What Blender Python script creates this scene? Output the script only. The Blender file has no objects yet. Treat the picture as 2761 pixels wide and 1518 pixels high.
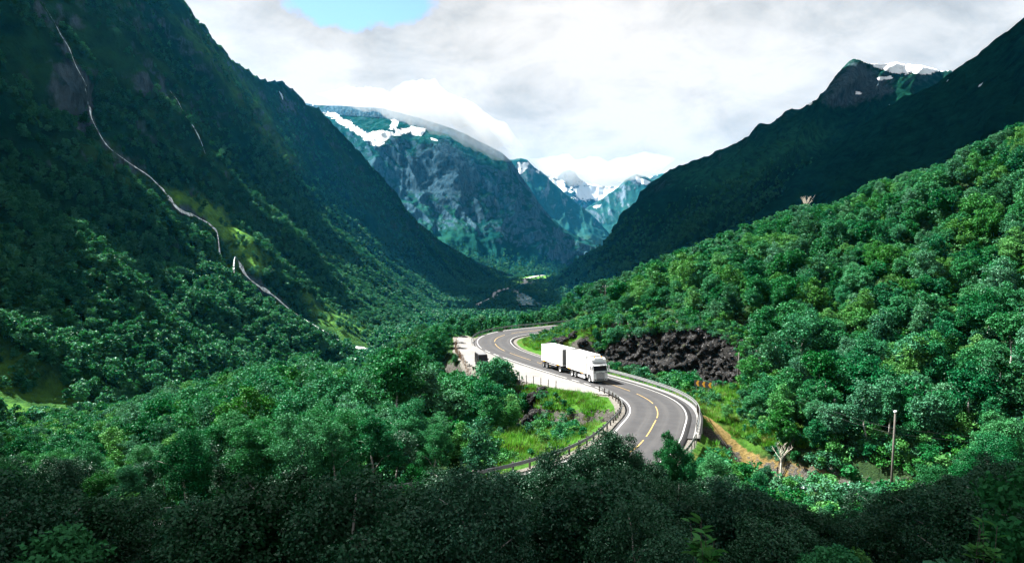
import bpy, bmesh, math, random
import numpy as np
from mathutils import Vector, Matrix
from mathutils.bvhtree import BVHTree

SC = bpy.context.scene
COL = SC.collection
R = math.radians
FPX, HZ, PX0, PY0 = 1950.0, 640.0, 1380.5, 759.0      # focal length and horizon in photo pixels (2761 x 1518)
PITCH = math.atan((PY0 - HZ) / FPX)

# ------------------------------------------------------------------ camera, sky, sun, exposure
cam = bpy.data.objects.new('camera', bpy.data.cameras.new('camera'))
COL.objects.link(cam)
cam.location = (0, 0, 0)
cam.rotation_euler = (R(90) - PITCH, 0, 0)
cam.data.sensor_width = 36.0
cam.data.lens = 36.0 * FPX / 2761.0
cam.data.clip_start = 0.2
cam.data.clip_end = 40000
SC.camera = cam

SUN_EL, SUN_AZ = R(50), math.atan2(-0.87, 0.49)        # azimuth measured from +Y towards +X
SUN_DIR = Vector((math.sin(SUN_AZ) * math.cos(SUN_EL), math.cos(SUN_AZ) * math.cos(SUN_EL), math.sin(SUN_EL)))
sun = bpy.data.objects.new('sun', bpy.data.lights.new('sun', 'SUN'))
COL.objects.link(sun)
sun.data.energy = 5.0
sun.data.angle = R(0.5)
sun.data.color = (1.0, 0.965, 0.9)
sun.rotation_euler = (-SUN_DIR).to_track_quat('-Z', 'Y').to_euler()

world = bpy.data.worlds.new('World')
SC.world = world
world.use_nodes = True
SC.view_settings.view_transform = 'Standard'
SC.view_settings.look = 'None'
SC.view_settings.exposure = 2.7
SC.view_settings.gamma = 1.0
SC.view_settings.use_curve_mapping = False
cy = SC.cycles
cy.max_bounces = 6
cy.diffuse_bounces = 2
cy.glossy_bounces = 2
cy.transmission_bounces = 3
cy.transparent_max_bounces = 6
cy.volume_bounces = 2
cy.use_denoising = True
cy.caustics_reflective = False
cy.caustics_refractive = False
cy.sample_clamp_indirect = 3.0


class NT:
    """small helper for node trees"""
    def __init__(self, tree):
        self.t = tree
        tree.nodes.clear()

    def n(self, kind, **kw):
        nd = self.t.nodes.new(kind)
        for k, v in kw.items():
            setattr(nd, k, v)
        return nd

    def lk(self, a, b):
        self.t.links.new(a, b)

    def _set(self, sock, v):
        if isinstance(v, bpy.types.NodeSocket):
            self.lk(v, sock)
        elif v is not None:
            if isinstance(v, (tuple, list)) and sock.type == 'RGBA' and len(v) == 3:
                v = (*v, 1)
            sock.default_value = v

    def math(self, op, a, b=None, c=None, clamp=False):
        m = self.n('ShaderNodeMath', operation=op, use_clamp=clamp)
        for i, v in enumerate((a, b, c)):
            if v is not None:
                self._set(m.inputs[i], v)
        return m.outputs[0]

    def vmath(self, op, a, b=None, scale=None):
        m = self.n('ShaderNodeVectorMath', operation=op)
        self._set(m.inputs[0], a)
        if b is not None:
            self._set(m.inputs[1], b)
        if scale is not None:
            self._set(m.inputs[3], scale)
        return m.outputs['Value'] if op in ('DOT_PRODUCT', 'LENGTH', 'DISTANCE') else m.outputs[0]

    def mix(self, f, a, b, blend='MIX'):
        m = self.n('ShaderNodeMix', data_type='RGBA', blend_type=blend)
        self._set(m.inputs[0], f)
        self._set(m.inputs[6], a)
        self._set(m.inputs[7], b)
        return m.outputs[2]

    def noise(self, vec, scale, detail=4, rough=0.55, dist=0.0, out=0):
        m = self.n('ShaderNodeTexNoise')
        if vec is not None:
            self.lk(vec, m.inputs['Vector'])
        m.inputs['Scale'].default_value = scale
        m.inputs['Detail'].default_value = detail
        m.inputs['Roughness'].default_value = rough
        m.inputs['Distortion'].default_value = dist
        return m.outputs[out]

    def ramp(self, f, stops, interp='LINEAR'):
        m = self.n('ShaderNodeValToRGB')
        m.color_ramp.interpolation = interp
        el = m.color_ramp.elements
        while len(el) < len(stops):
            el.new(0.5)
        for e, (p, c) in zip(el, stops):
            e.position = p
            e.color = (*c, 1) if isinstance(c, (tuple, list)) else (c, c, c, 1)
        self.lk(f, m.inputs[0])
        return m.outputs[0]

    def mapr(self, v, a, b, c=0.0, d=1.0, smooth=False):
        m = self.n('ShaderNodeMapRange', clamp=True)
        if smooth:
            m.interpolation_type = 'SMOOTHSTEP'
        self._set(m.inputs[0], v)
        for i, x in enumerate((a, b, c, d)):
            self._set(m.inputs[i + 1], x)
        return m.outputs[0]


def px_dir(px, py):
    u = (px - PX0) / FPX
    v = (PY0 - py) / FPX
    return Vector((u, math.cos(PITCH) + v * math.sin(PITCH), -math.sin(PITCH) + v * math.cos(PITCH)))


def W(px, py, d):
    """point at ground distance y = d that the photo shows at pixel px, py"""
    r = px_dir(px, py)
    return (r.x / r.y * d, d, r.z / r.y * d)


def proj(P):
    P = np.asarray(P, float)
    c, s = math.cos(PITCH), math.sin(PITCH)
    dep = P[..., 1] * c - P[..., 2] * s
    up = P[..., 1] * s + P[..., 2] * c
    dep = np.where(dep < 0.1, 0.1, dep)
    return PX0 + FPX * P[..., 0] / dep, PY0 - FPX * up / dep, dep


def build_world():
    t = NT(world.node_tree)
    out = t.n('ShaderNodeOutputWorld')
    sky = t.n('ShaderNodeTexSky', sky_type='NISHITA', sun_disc=False)
    sky.sun_elevation = SUN_EL
    sky.sun_rotation = SUN_AZ
    sky.altitude = 2500
    sky.air_density = 1.0
    sky.dust_density = 0.0
    sky.ozone_density = 4.0
    bg = t.n('ShaderNodeBackground')
    t.lk(sky.outputs[0], bg.inputs[0])
    bg.inputs[1].default_value = 0.05
    tc = t.n('ShaderNodeTexCoord')
    d = tc.outputs['Generated']
    mp = t.n('ShaderNodeMapping')
    t.lk(d, mp.inputs[0])
    mp.inputs['Scale'].default_value = (1.0, 1.0, 1.9)
    mp.inputs['Location'].default_value = (0.35, 0.1, 0.2)
    v = mp.outputs[0]
    big = t.noise(v, 3.1, 10, 0.60, 0.35)
    mid = t.noise(v, 8.5, 9, 0.64, 0.5)
    tone = t.math('ADD', t.math('MULTIPLY', big, 0.62), t.math('MULTIPLY', mid, 0.38))
    cl = t.ramp(tone, [(0.35, (0.60, 0.64, 0.67)), (0.425, (0.78, 0.81, 0.83)), (0.485, (0.94, 0.955, 0.96)), (0.565, (1.14, 1.14, 1.14))])
    cb = t.n('ShaderNodeBackground')
    t.lk(cl, cb.inputs[0])
    cb.inputs[1].default_value = 0.142
    # gaps of blue between the clouds: rare, driven by the same kind of noise, one of them over the left ridge
    hole = Vector(px_dir(955, -8)).normalized()
    dd = t.vmath('SUBTRACT', d, tuple(hole))
    dd = t.vmath('MULTIPLY', dd, (1.0, 1.0, 2.6))
    ln = t.vmath('LENGTH', dd)
    edge = t.math('ADD', ln, t.math('MULTIPLY', t.math('SUBTRACT', t.noise(d, 11, 8, 0.6), 0.5), 0.16))
    m1 = t.mapr(edge, 0.080, 0.104, 1.0, 0.0, True)
    gaps = t.mapr(t.noise(v, 2.2, 6, 0.55), 0.66, 0.72, 0.0, 1.0, True)
    hol = t.math('MAXIMUM', m1, gaps)
    mx = t.n('ShaderNodeMixShader')
    t.lk(hol, mx.inputs[0])
    t.lk(cb.outputs[0], mx.inputs[1])
    t.lk(bg.outputs[0], mx.inputs[2])
    t.lk(mx.outputs[0], out.inputs[0])


build_world()


# ------------------------------------------------------------------ numpy noise
def _hash(ix, iy, seed):
    h = (ix.astype(np.int64) * 374761393 + iy.astype(np.int64) * 668265263 + seed * 974634777) & 0xFFFFFFFF
    h = ((h ^ (h >> 13)) * 1274126177) & 0xFFFFFFFF
    h = h ^ (h >> 16)
    return (h & 0xFFFFFF) / float(0xFFFFFF)


def vnoise(x, y, seed=0):
    x, y = np.broadcast_arrays(np.asarray(x, float), np.asarray(y, float))
    ix, iy = np.floor(x), np.floor(y)
    fx, fy = x - ix, y - iy
    fx = fx * fx * fx * (fx * (fx * 6 - 15) + 10)
    fy = fy * fy * fy * (fy * (fy * 6 - 15) + 10)
    a, b = _hash(ix, iy, seed), _hash(ix + 1, iy, seed)
    c, d = _hash(ix, iy + 1, seed), _hash(ix + 1, iy + 1, seed)
    return (a + (b - a) * fx) * (1 - fy) + (c + (d - c) * fx) * fy


def fbm(x, y, octv=4, seed=0, gain=0.5):
    s, a, t = 0, 1.0, 0
    for o in range(octv):
        s = s + a * (vnoise(x * 2 ** o + 17.3 * o, y * 2 ** o - 9.1 * o, seed + o) - 0.5) * 2
        t += a
        a *= gain
    return s / t


def ridged(x, y, octv=4, seed=0, gain=0.5):
    s, a, t = 0, 1.0, 0
    for o in range(octv):
        s = s + a * (1 - np.abs(vnoise(x * 2 ** o + 5.7 * o, y * 2 ** o + 3.3 * o, seed + o) - 0.5) * 2) ** 2
        t += a
        a *= gain
    return s / t


def sstep(a, b, x):
    t = np.clip((x - a) / (b - a), 0, 1)
    return t * t * (3 - 2 * t)


def dist_poly(px, py, poly):
    """distance of arrays px, py to a polyline, and signed side of the nearest segment"""
    best = np.full(np.shape(px), 1e9)
    side = np.zeros(np.shape(px))
    for (x0, y0), (x1, y1) in zip(poly[:-1], poly[1:]):
        dx, dy = x1 - x0, y1 - y0
        L2 = dx * dx + dy * dy + 1e-9
        t = np.clip(((px - x0) * dx + (py - y0) * dy) / L2, 0, 1)
        qx, qy = px - (x0 + t * dx), py - (y0 + t * dy)
        q = np.hypot(qx, qy)
        m = q < best
        best = np.where(m, q, best)
        side = np.where(m, np.sign(dx * qy - dy * qx), side)
    return best, side


def in_poly(px, py, poly):
    px, py = np.asarray(px, float), np.asarray(py, float)
    c = np.zeros(px.shape, bool)
    n = len(poly)
    for i in range(n):
        x0, y0 = poly[i]
        x1, y1 = poly[(i + 1) % n]
        m = ((y0 > py) != (y1 > py)) & (px < (x1 - x0) * (py - y0) / (y1 - y0 + 1e-12) + x0)
        c ^= m
    return c


# ------------------------------------------------------------------ object helpers
def tag(o, label=None, cat=None, group=None, kind=None):
    if label:
        o['label'] = label
    if cat:
        o['category'] = cat
    if group:
        o['group'] = group
    if kind:
        o['kind'] = kind
    return o


def empty(name, loc=(0, 0, 0), rot=(0, 0, 0)):
    o = bpy.data.objects.new(name, None)
    COL.objects.link(o)
    o.location = loc
    o.rotation_euler = rot
    o.empty_display_size = 0.2
    return o


def new_mesh(name, V, F, smooth=False):
    """F: int array (n,3) or (n,4), or list of index lists"""
    me = bpy.data.meshes.new(name)
    V = np.asarray(V, np.float32)
    if isinstance(F, np.ndarray):
        k = F.shape[1]
        me.vertices.add(len(V))
        me.vertices.foreach_set('co', V.ravel())
        me.loops.add(F.size)
        me.loops.foreach_set('vertex_index', F.astype(np.int32).ravel())
        me.polygons.add(len(F))
        me.polygons.foreach_set('loop_start', np.arange(0, F.size, k, dtype=np.int32))
        me.update(calc_edges=True)
    else:
        me.from_pydata(V.tolist(), [], F)
        me.update()
    if smooth:
        me.polygons.foreach_set('use_smooth', np.ones(len(me.polygons), bool))
    return me


def link(name, me, mat=None, parent=None, loc=None, rot=None):
    o = bpy.data.objects.new(name, me)
    COL.objects.link(o)
    if mat is not None and len(me.materials) == 0:
        me.materials.append(mat)
    if parent is not None:
        o.parent = parent
    if loc is not None:
        o.location = loc
    if rot is not None:
        o.rotation_euler = rot
    return o


def grid_faces(nu, nv, flip=False):
    i = np.arange(nu - 1)[:, None] * nv + np.arange(nv - 1)[None, :]
    f = np.stack([i, i + nv, i + nv + 1, i + 1], -1).reshape(-1, 4)
    return f[:, ::-1].copy() if flip else f


def vattr(me, name, arr, kind='FLOAT'):
    a = me.attributes.new(name, kind, 'POINT')
    a.data.foreach_set('value' if kind in ('FLOAT', 'INT') else 'vector', np.asarray(arr, np.float32 if kind != 'INT' else np.int32).ravel())


class MB:
    """collects simple solids into one mesh"""
    def __init__(self):
        self.V, self.F = [], []

    def add(self, V, F):
        b = len(self.V)
        self.V += [tuple(v) for v in V]
        self.F += [[b + i for i in f] for f in F]
        return self

    def box(self, c, s, rz=0.0, taper=None):
        hx, hy, hz = s[0] / 2, s[1] / 2, s[2] / 2
        tx, ty = taper or (1, 1)
        pts = []
        for z in (-1, 1):
            for x, y in ((-1, -1), (1, -1), (1, 1), (-1, 1)):
                k, q = (tx, ty) if z > 0 else (1, 1)
                X, Y = x * hx * k, y * hy * q
                pts.append((c[0] + X * math.cos(rz) - Y * math.sin(rz), c[1] + X * math.sin(rz) + Y * math.cos(rz), c[2] + z * hz))
        return self.add(pts, [[3, 2, 1, 0], [4, 5, 6, 7], [0, 1, 5, 4], [1, 2, 6, 5], [2, 3, 7, 6], [3, 0, 4, 7]])

    def tube(self, pts, r, n=8, cap=True):
        pts = [Vector(p) for p in pts]
        rr = r if isinstance(r, (list, tuple)) else [r] * len(pts)
        V = []
        for i, p in enumerate(pts):
            d = (pts[min(i + 1, len(pts) - 1)] - pts[max(i - 1, 0)]).normalized()
            a = d.cross(Vector((0, 0, 1)))
            if a.length < 1e-3:
                a = d.cross(Vector((0, 1, 0)))
            a.normalize()
            b = d.cross(a)
            for k in range(n):
                t = 2 * math.pi * k / n
                V.append(p + (a * math.cos(t) + b * math.sin(t)) * rr[i])
        F = []
        for i in range(len(pts) - 1):
            for k in range(n):
                F.append([i * n + k, i * n + (k + 1) % n, (i + 1) * n + (k + 1) % n, (i + 1) * n + k])
        if cap:
            F.append(list(range(n))[::-1])
            F.append([(len(pts) - 1) * n + k for k in range(n)])
        return self.add(V, F)

    def prism(self, prof, axis, a, b):
        """closed 2D profile extruded along axis from a to b"""
        n = len(prof)
        V = []
        for t in (a, b):
            for p, q in prof:
                V.append({'x': (t, p, q), 'y': (p, t, q), 'z': (p, q, t)}[axis])
        F = [list(range(n)), [n + i for i in range(n)][::-1]]
        for i in range(n):
            F.append([i, n + i, n + (i + 1) % n, (i + 1) % n][::-1])
        self.add(V, F)
        return self

    def mesh(self, name, bevel=0.0, smooth=False):
        bm = bmesh.new()
        vs = [bm.verts.new(v) for v in self.V]
        for f in self.F:
            try:
                bm.faces.new([vs[i] for i in f])
            except ValueError:
                pass
        bmesh.ops.recalc_face_normals(bm, faces=bm.faces)
        if bevel > 0:
            es = [e for e in bm.edges if len(e.link_faces) == 2 and e.calc_face_angle(0) > 0.5]
            bmesh.ops.bevel(bm, geom=es, offset=bevel, segments=1, affect='EDGES', clamp_overlap=True)
        me = bpy.data.meshes.new(name)
        bm.to_mesh(me)
        bm.free()
        if smooth:
            me.polygons.foreach_set('use_smooth', np.ones(len(me.polygons), bool))
        return me

    def obj(self, name, mat, parent=None, bevel=0.0, smooth=False, loc=None, rot=None):
        return link(name, self.mesh(name, bevel, smooth), mat, parent, loc, rot)


# ------------------------------------------------------------------ materials
MATS = {}


def simple_mat(name, col, rough=0.6, metal=0.0, spec=0.4, var=0.12, nscale=3.0, bump=0.0, bscale=20.0, dirt=None):
    m = bpy.data.materials.new(name)
    m.use_nodes = True
    t = NT(m.node_tree)
    out = t.n('ShaderNodeOutputMaterial')
    b = t.n('ShaderNodeBsdfPrincipled')
    geo = t.n('ShaderNodeTexCoord').outputs['Object']
    nz = t.noise(geo, nscale, 5, 0.6)
    f = t.mapr(nz, 0.3, 0.7, 1 - var, 1 + var)
    comb = t.n('ShaderNodeCombineColor')
    for i in range(3):
        t.lk(f, comb.inputs[i])
    c = t.mix(1.0, (*col, 1), comb.outputs[0], 'MULTIPLY')
    if dirt:
        dm = t.mapr(t.noise(geo, dirt[1], 6, 0.65), dirt[2], dirt[2] + 0.2)
        c = t.mix(t.math('MULTIPLY', dm, dirt[3]), c, (*dirt[0], 1))
    t.lk(c, b.inputs['Base Color'])
    b.inputs['Roughness'].default_value = rough
    b.inputs['Metallic'].default_value = metal
    b.inputs['Specular IOR Level'].default_value = spec
    if bump > 0:
        bp = t.n('ShaderNodeBump')
        bp.inputs['Strength'].default_value = bump
        bp.inputs['Distance'].default_value = 0.05
        t.lk(t.noise(geo, bscale, 6, 0.65), bp.inputs['Height'])
        t.lk(bp.outputs[0], b.inputs['Normal'])
    t.lk(b.outputs[0], out.inputs[0])
    MATS[name] = m
    return m


def leaf_mat(name, col, var=0.35, trans=0.15, gloss=0.007):
    m = bpy.data.materials.new(name)
    m.use_nodes = True
    t = NT(m.node_tree)
    out = t.n('ShaderNodeOutputMaterial')
    oi = t.n('ShaderNodeObjectInfo')
    geo = t.n('ShaderNodeNewGeometry')
    hs = t.n('ShaderNodeHueSaturation')
    hs.inputs['Color'].default_value = (*col, 1)
    t.lk(t.mapr(oi.outputs['Random'], 0, 1, 0.485, 0.515), hs.inputs['Hue'])
    rnd2 = t.math('FRACT', t.math('MULTIPLY', oi.outputs['Random'], 7.31))
    val = t.math('ADD', t.mapr(rnd2, 0, 1, 1 - var, 1 + var), t.mapr(geo.outputs['Random Per Island'], 0, 1, -0.3, 0.3))
    t.lk(val, hs.inputs['Value'])
    t.lk(t.mapr(rnd2, 0, 1, 1.05, 0.85), hs.inputs['Saturation'])
    df = t.n('ShaderNodeBsdfDiffuse')
    t.lk(hs.outputs[0], df.inputs[0])
    tr = t.n('ShaderNodeBsdfTranslucent')
    t.lk(t.mix(1.0, hs.outputs[0], (0.75, 1.1, 0.45, 1), 'MULTIPLY'), tr.inputs[0])
    mx = t.n('ShaderNodeMixShader')
    mx.inputs[0].default_value = trans
    t.lk(df.outputs[0], mx.inputs[1])
    t.lk(tr.outputs[0], mx.inputs[2])
    gl = t.n('ShaderNodeBsdfGlossy')
    gl.inputs['Color'].default_value = (0.9, 1, 0.95, 1)
    gl.inputs['Roughness'].default_value = 0.45
    m2 = t.n('ShaderNodeMixShader')
    m2.inputs[0].default_value = gloss
    t.lk(mx.outputs[0], m2.inputs[1])
    t.lk(gl.outputs[0], m2.inputs[2])
    t.lk(m2.outputs[0], out.inputs[0])
    MATS[name] = m
    return m


def mountain_mat(name, scale=1.0, bumpd=2.0, rockc=((0.012, 0.024, 0.030), (0.085, 0.115, 0.135)), grass=((0.002, 0.019, 0.013), (0.008, 0.046, 0.023)), bright=(0.10, 0.23, 0.04)):
    """attributes: rock, snow, meadow, woods (0..1), with procedural break-up"""
    m = bpy.data.materials.new(name)
    m.use_nodes = True
    t = NT(m.node_tree)
    out = t.n('ShaderNodeOutputMaterial')
    b = t.n('ShaderNodeBsdfPrincipled')
    b.inputs['Roughness'].default_value = 0.85
    b.inputs['Specular IOR Level'].default_value = 0.0
    pos = t.n('ShaderNodeNewGeometry').outputs['Position']

    def at(nm):
        a = t.n('ShaderNodeAttribute', attribute_name=nm)
        return a.outputs['Fac']
    n1 = t.noise(pos, 0.02 / scale, 8, 0.62)
    n2 = t.noise(pos, 0.09 / scale, 8, 0.65)
    n3 = t.noise(pos, 0.45 / scale, 6, 0.7)
    g = t.mix(t.mapr(n2, 0.35, 0.68), (*grass[0], 1), (*grass[1], 1))
    g = t.mix(t.mapr(n3, 0.42, 0.75, 0, 0.6), g, (grass[0][0] * 0.6, grass[0][1] * 0.6, grass[0][2] * 0.6, 1))
    g = t.mix(t.math('MULTIPLY', at('meadow'), t.mapr(t.math('ADD', n2, t.math('MULTIPLY', n3, 0.4)), 0.5, 0.85)), g, (*bright, 1))
    stm = t.n('ShaderNodeMapping')
    t.lk(pos, stm.inputs[0])
    stm.inputs['Scale'].default_value = (1, 1, 0.3)
    mus = t.noise(stm.outputs[0], 0.25 / scale, 7, 0.72, 0.4)
    rk = t.mix(t.mapr(mus, 0.33, 0.70), (*rockc[0], 1), (*rockc[1], 1))
    rf = t.mapr(t.math('ADD', at('rock'), t.math('MULTIPLY', t.math('SUBTRACT', t.math('ADD', t.math('MULTIPLY', n2, 0.6), t.math('MULTIPLY', n3, 0.4)), 0.5), 1.3)), 0.42, 0.66)
    c = t.mix(rf, g, rk)
    sf = t.mapr(t.math('ADD', at('snow'), t.math('MULTIPLY', t.math('SUBTRACT', t.math('ADD', t.math('MULTIPLY', n1, 0.35), t.math('MULTIPLY', n2, 0.65)), 0.5), 1.5)), 0.48, 0.54)
    c = t.mix(sf, c, t.mix(n2, (0.42, 0.46, 0.50, 1), (0.8, 0.82, 0.84, 1)))
    t.lk(c, b.inputs['Base Color'])
    bp = t.n('ShaderNodeBump')
    bp.inputs['Strength'].default_value = 1.0
    bp.inputs['Distance'].default_value = bumpd
    h = t.math('ADD', t.math('MULTIPLY', n2, 1.6), t.math('MULTIPLY', mus, 0.9))
    h = t.math('ADD', h, t.math('MULTIPLY', n3, 0.35))
    h = t.math('MULTIPLY', h, t.math('SUBTRACT', 1.0, t.math('MULTIPLY', sf, 0.85)))
    t.lk(h, bp.inputs['Height'])
    t.lk(bp.outputs[0], b.inputs['Normal'])
    t.lk(b.outputs[0], out.inputs[0])
    MATS[name] = m
    return m


# ------------------------------------------------------------------ mountains
DSP = 2761.0 / 2575.0                                  # enlarged view pixels -> photo pixels


def D(pts):
    return [(x * DSP, y * DSP) for x, y in pts]


def pinterp(k, keys, vals):
    return np.interp(k, keys, vals)


def smooth1(a, n=3):
    a = np.asarray(a, float)
    for _ in range(n):
        b = a.copy()
        b[1:-1] = (a[:-2] + 2 * a[1:-1] + a[2:]) / 4
        a = b
    return a


def loft(keys, foot, crest, kk, nv, gfun, vmin=-0.25, back=0.25, sm=2):
    """surface from a foot line to a crest line (both keyed by kk) with a real back side; returns P, vv"""
    fk = np.array([q[0] for q in foot], float)
    F = np.stack([np.interp(kk, fk, [q[1][i] for q in foot]) for i in range(3)], -1)
    ck = np.array([q[0] for q in crest], float)
    C = np.stack([np.interp(kk, ck, [q[1][i] for q in crest]) for i in range(3)], -1)
    for i in range(3):
        F[:, i] = smooth1(F[:, i], 6)
        C[:, i] = smooth1(C[:, i], sm)
    nf = int(nv * 0.82)
    vv = np.concatenate([np.linspace(vmin, 1, nf), 1 + back * np.linspace(0, 1, nv - nf + 1)[1:]])
    v = vv[None, :]
    g = np.where(v < 0, v * 0.8, gfun(np.clip(v, 0, 1)))
    g = np.where(v > 1, 1 - (v - 1) * 1.1, g)
    P = F[:, None, :] + (C - F)[:, None, :] * np.stack([np.broadcast_to(v, (len(kk), nv)), np.broadcast_to(v, (len(kk), nv)), np.broadcast_to(g, (len(kk), nv))], -1)
    return P, vv, F, C


def surf_normals(P):
    a = np.gradient(P, axis=0)
    b = np.gradient(P, axis=1)
    n = np.cross(a, b)
    n /= np.linalg.norm(n, axis=-1, keepdims=True) + 1e-9
    n *= np.sign(n[..., 2:3] + 1e-9)
    return n


SURF = {}


def mountain(name, P, attrs, mat, label, cat='mountain'):
    nu, nv = P.shape[:2]
    me = new_mesh(name, P.reshape(-1, 3), grid_faces(nu, nv), True)
    for k in ('rock', 'snow', 'meadow'):
        vattr(me, k, attrs.get(k, np.zeros((nu, nv))).ravel())
    o = link(name, me, mat)
    tag(o, label, cat, kind='structure')
    return o


def pmask(px, py, poly, soft):
    """soft polygon mask in photo pixels, baked on to the surface points"""
    d, _ = dist_poly(px, py, list(poly) + [poly[0]])
    s = np.where(in_poly(px, py, poly), d, -d)
    return sstep(-soft, soft, s)


# --- the long left wall of the valley
FALL1 = D([(100, 5), (130, 55), (150, 88), (172, 125), (190, 170), (213, 213), (227, 262), (224, 290), (243, 328), (268, 368), (300, 396), (335, 421), (372, 446), (392, 466), (410, 482), (427, 506), (447, 530), (490, 547), (530, 570), (560, 605), (590, 645), (606, 672), (616, 695), (650, 722), (690, 748), (735, 788), (790, 822), (822, 842), (850, 862), (915, 889)])
FALL2 = D([(424, 228), (446, 256), (462, 288), (485, 320), (503, 355), (515, 392)])


def build_left_wall():
    kk = np.concatenate([np.geomspace(55, 900, 300), np.geomspace(905, 2760, 230)])
    foot = [(55, (-75, 55, -24)), (100, (-90, 100, -29)), (200, (-88, 200, -39)), (310, (-74, 310, -51)), (500, (-78, 500, -63)), (800, (-92, 800, -83)), (1000, (-95, 1000, -93)), (1500, (-95, 1500, -113)), (2000, (-80, 2000, -129)), (2600, (-10, 2600, -146)), (2760, (60, 2760, -150))]
    crest = [(55, (-330, 55, 300)), (330, (-352, 330, 312)), (600, (-365, 600, 290))]
    for px, py, d in [(485, -8, 800), (536, 54, 900), (600, 139, 1000), (650, 178, 1080), (686, 204, 1150), (713, 219, 1200), (740, 216, 1250), (767, 219, 1300), (793, 241, 1350), (820, 281, 1400), (858, 290, 1450), (890, 322, 1500), (965, 407, 1600), (1056, 504, 1750), (1115, 590, 1900), (1180, 643, 2050), (1287, 708, 2300), (1383, 742, 2600), (1440, 752, 2760)]:
        crest.append((d, W(px, py, d)))
    P, vv, F, C = loft(None, foot, crest, kk, 190, lambda v: 0.42 * v + 0.58 * v ** 2)
    n = surf_normals(P)
    s = kk[:, None] * np.ones((1, len(vv)))
    v = np.clip(vv, 0, 1)[None, :] * np.ones((len(kk), 1))
    L = np.linalg.norm(C - F, axis=1)[:, None] * vv[None, :]
    env = np.sin(np.clip(v, 0, 1) * math.pi * 0.93 + 0.06) ** 0.7
    env = np.where(vv[None, :] > 1, 0.15, env) * np.where(vv[None, :] < 0, 0.2, 1)
    warp = 30 * fbm(s / 160, L / 160, 3, 5)
    rid = ridged((s + warp + L * 0.22) / 75, L / 520, 3, 11, 0.55)
    rid2 = ridged((s + warp * 1.5 + L * 0.3) / 24, L / 150, 3, 31, 0.55)
    disp = env * (32 * (rid - 0.45) + 13 * (rid2 - 0.45) + 9 * fbm(s / 60, L / 60, 4, 3) + 3.0 * fbm(s / 14, L / 14, 4, 8))
    fine = 2.6 * fbm(s / 9, L / 9, 4, 18) * np.where(vv[None, :] > 1, 0.4, 1)
    disp = disp + fine * (0.4 + 0.6 * v)
    px, py, dp = proj(P)
    q, side = dist_poly(px, py, FALL1)
    vis = (py > -60) & (vv[None, :] < 1)
    disp = disp - np.where(vis, 9 * np.exp(-(q / 22) ** 2), 0) + np.where(vis, 9 * np.exp(-(((q * side) - 75) / 50) ** 2), 0) * (py > 330)
    q2, _ = dist_poly(px, py, FALL2)
    disp -= np.where(vis, 6 * np.exp(-(q2 / 16) ** 2), 0)
    # cliffs: step the upper part
    st = np.sin(L / 17 + 4 * fbm(s / 70, L / 50, 3, 21)) * sstep(0.45, 0.8, v) * 3.0
    P = P + n * (disp + st * env)[..., None]
    px, py, dp = proj(P)
    n = surf_normals(P)
    steep = 1 - n[..., 2]
    rock = sstep(0.5, 0.75, steep) * 0.45 + sstep(0.55, 0.95, v) * 0.12
    for poly, k in [(D([(150, 130), (215, 200), (235, 330), (200, 340), (130, 210)]), 0.55), (D([(140, 20), (260, 40), (330, 90), (210, 80)]), 0.35), (D([(370, 170), (480, 260), (500, 310), (420, 290), (340, 220)]), 0.35),
                    (D([(180, 190), (235, 270), (215, 350), (140, 300)]), 0.3), (D([(620, 640), (660, 700), (720, 770), (690, 770), (620, 700)]), 0.5), (D([(700, 240), (720, 250), (740, 300), (715, 300)]), 0.3),
                    (D([(420, 440), (520, 490), (560, 560), (520, 560), (440, 520)]), 0.22)]:
        rock = rock + k * pmask(px, py, poly, 22)
    q, side = dist_poly(px, py, FALL1)
    rock = rock + 0.5 * np.exp(-(q / 11) ** 2)
    mead = sstep(0.42, 0.6, 0.5 + 0.5 * fbm(s / 90, L / 140, 3, 61)) * 0.10
    for poly, k in [(D([(395, 470), (470, 480), (560, 520), (640, 600), (690, 690), (640, 690), (560, 610), (470, 560)]), 1.0), (D([(470, 560), (620, 700), (730, 790), (700, 790), (560, 690)]), 0.8),
                    (D([(740, 720), (850, 760), (960, 830), (1010, 870), (900, 880), (800, 820)]), 0.6), (D([(-60, 860), (60, 880), (180, 960), (260, 1050), (100, 1080), (-60, 1000)]), 0.8),
                    (D([(200, 350), (280, 380), (380, 470), (340, 470)]), 0.5), (D([(420, 30), (520, 90), (640, 220), (760, 420), (700, 420), (560, 200)]), 0.45)]:
        mead = np.maximum(mead, k * pmask(px, py, poly, 25))
    snow = np.zeros_like(px)
    for poly in [D([(700, 226), (712, 240), (718, 258), (708, 250)]), D([(515, 40), (522, 52), (518, 56), (511, 44)]), D([(616, 158), (622, 163), (618, 166)])]:
        snow = np.maximum(snow, pmask(px, py, poly, 3) * 0.9)
    mountain('mountain', P, dict(rock=np.clip(rock, 0, 1), meadow=mead, snow=snow), MATS['left_wall'], 'long dark green mountainside with cliffs and waterfalls walling the valley on the left')
    SURF['left'] = dict(P=P, kk=kk, vv=vv, n=n, px=px, py=py)


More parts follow.
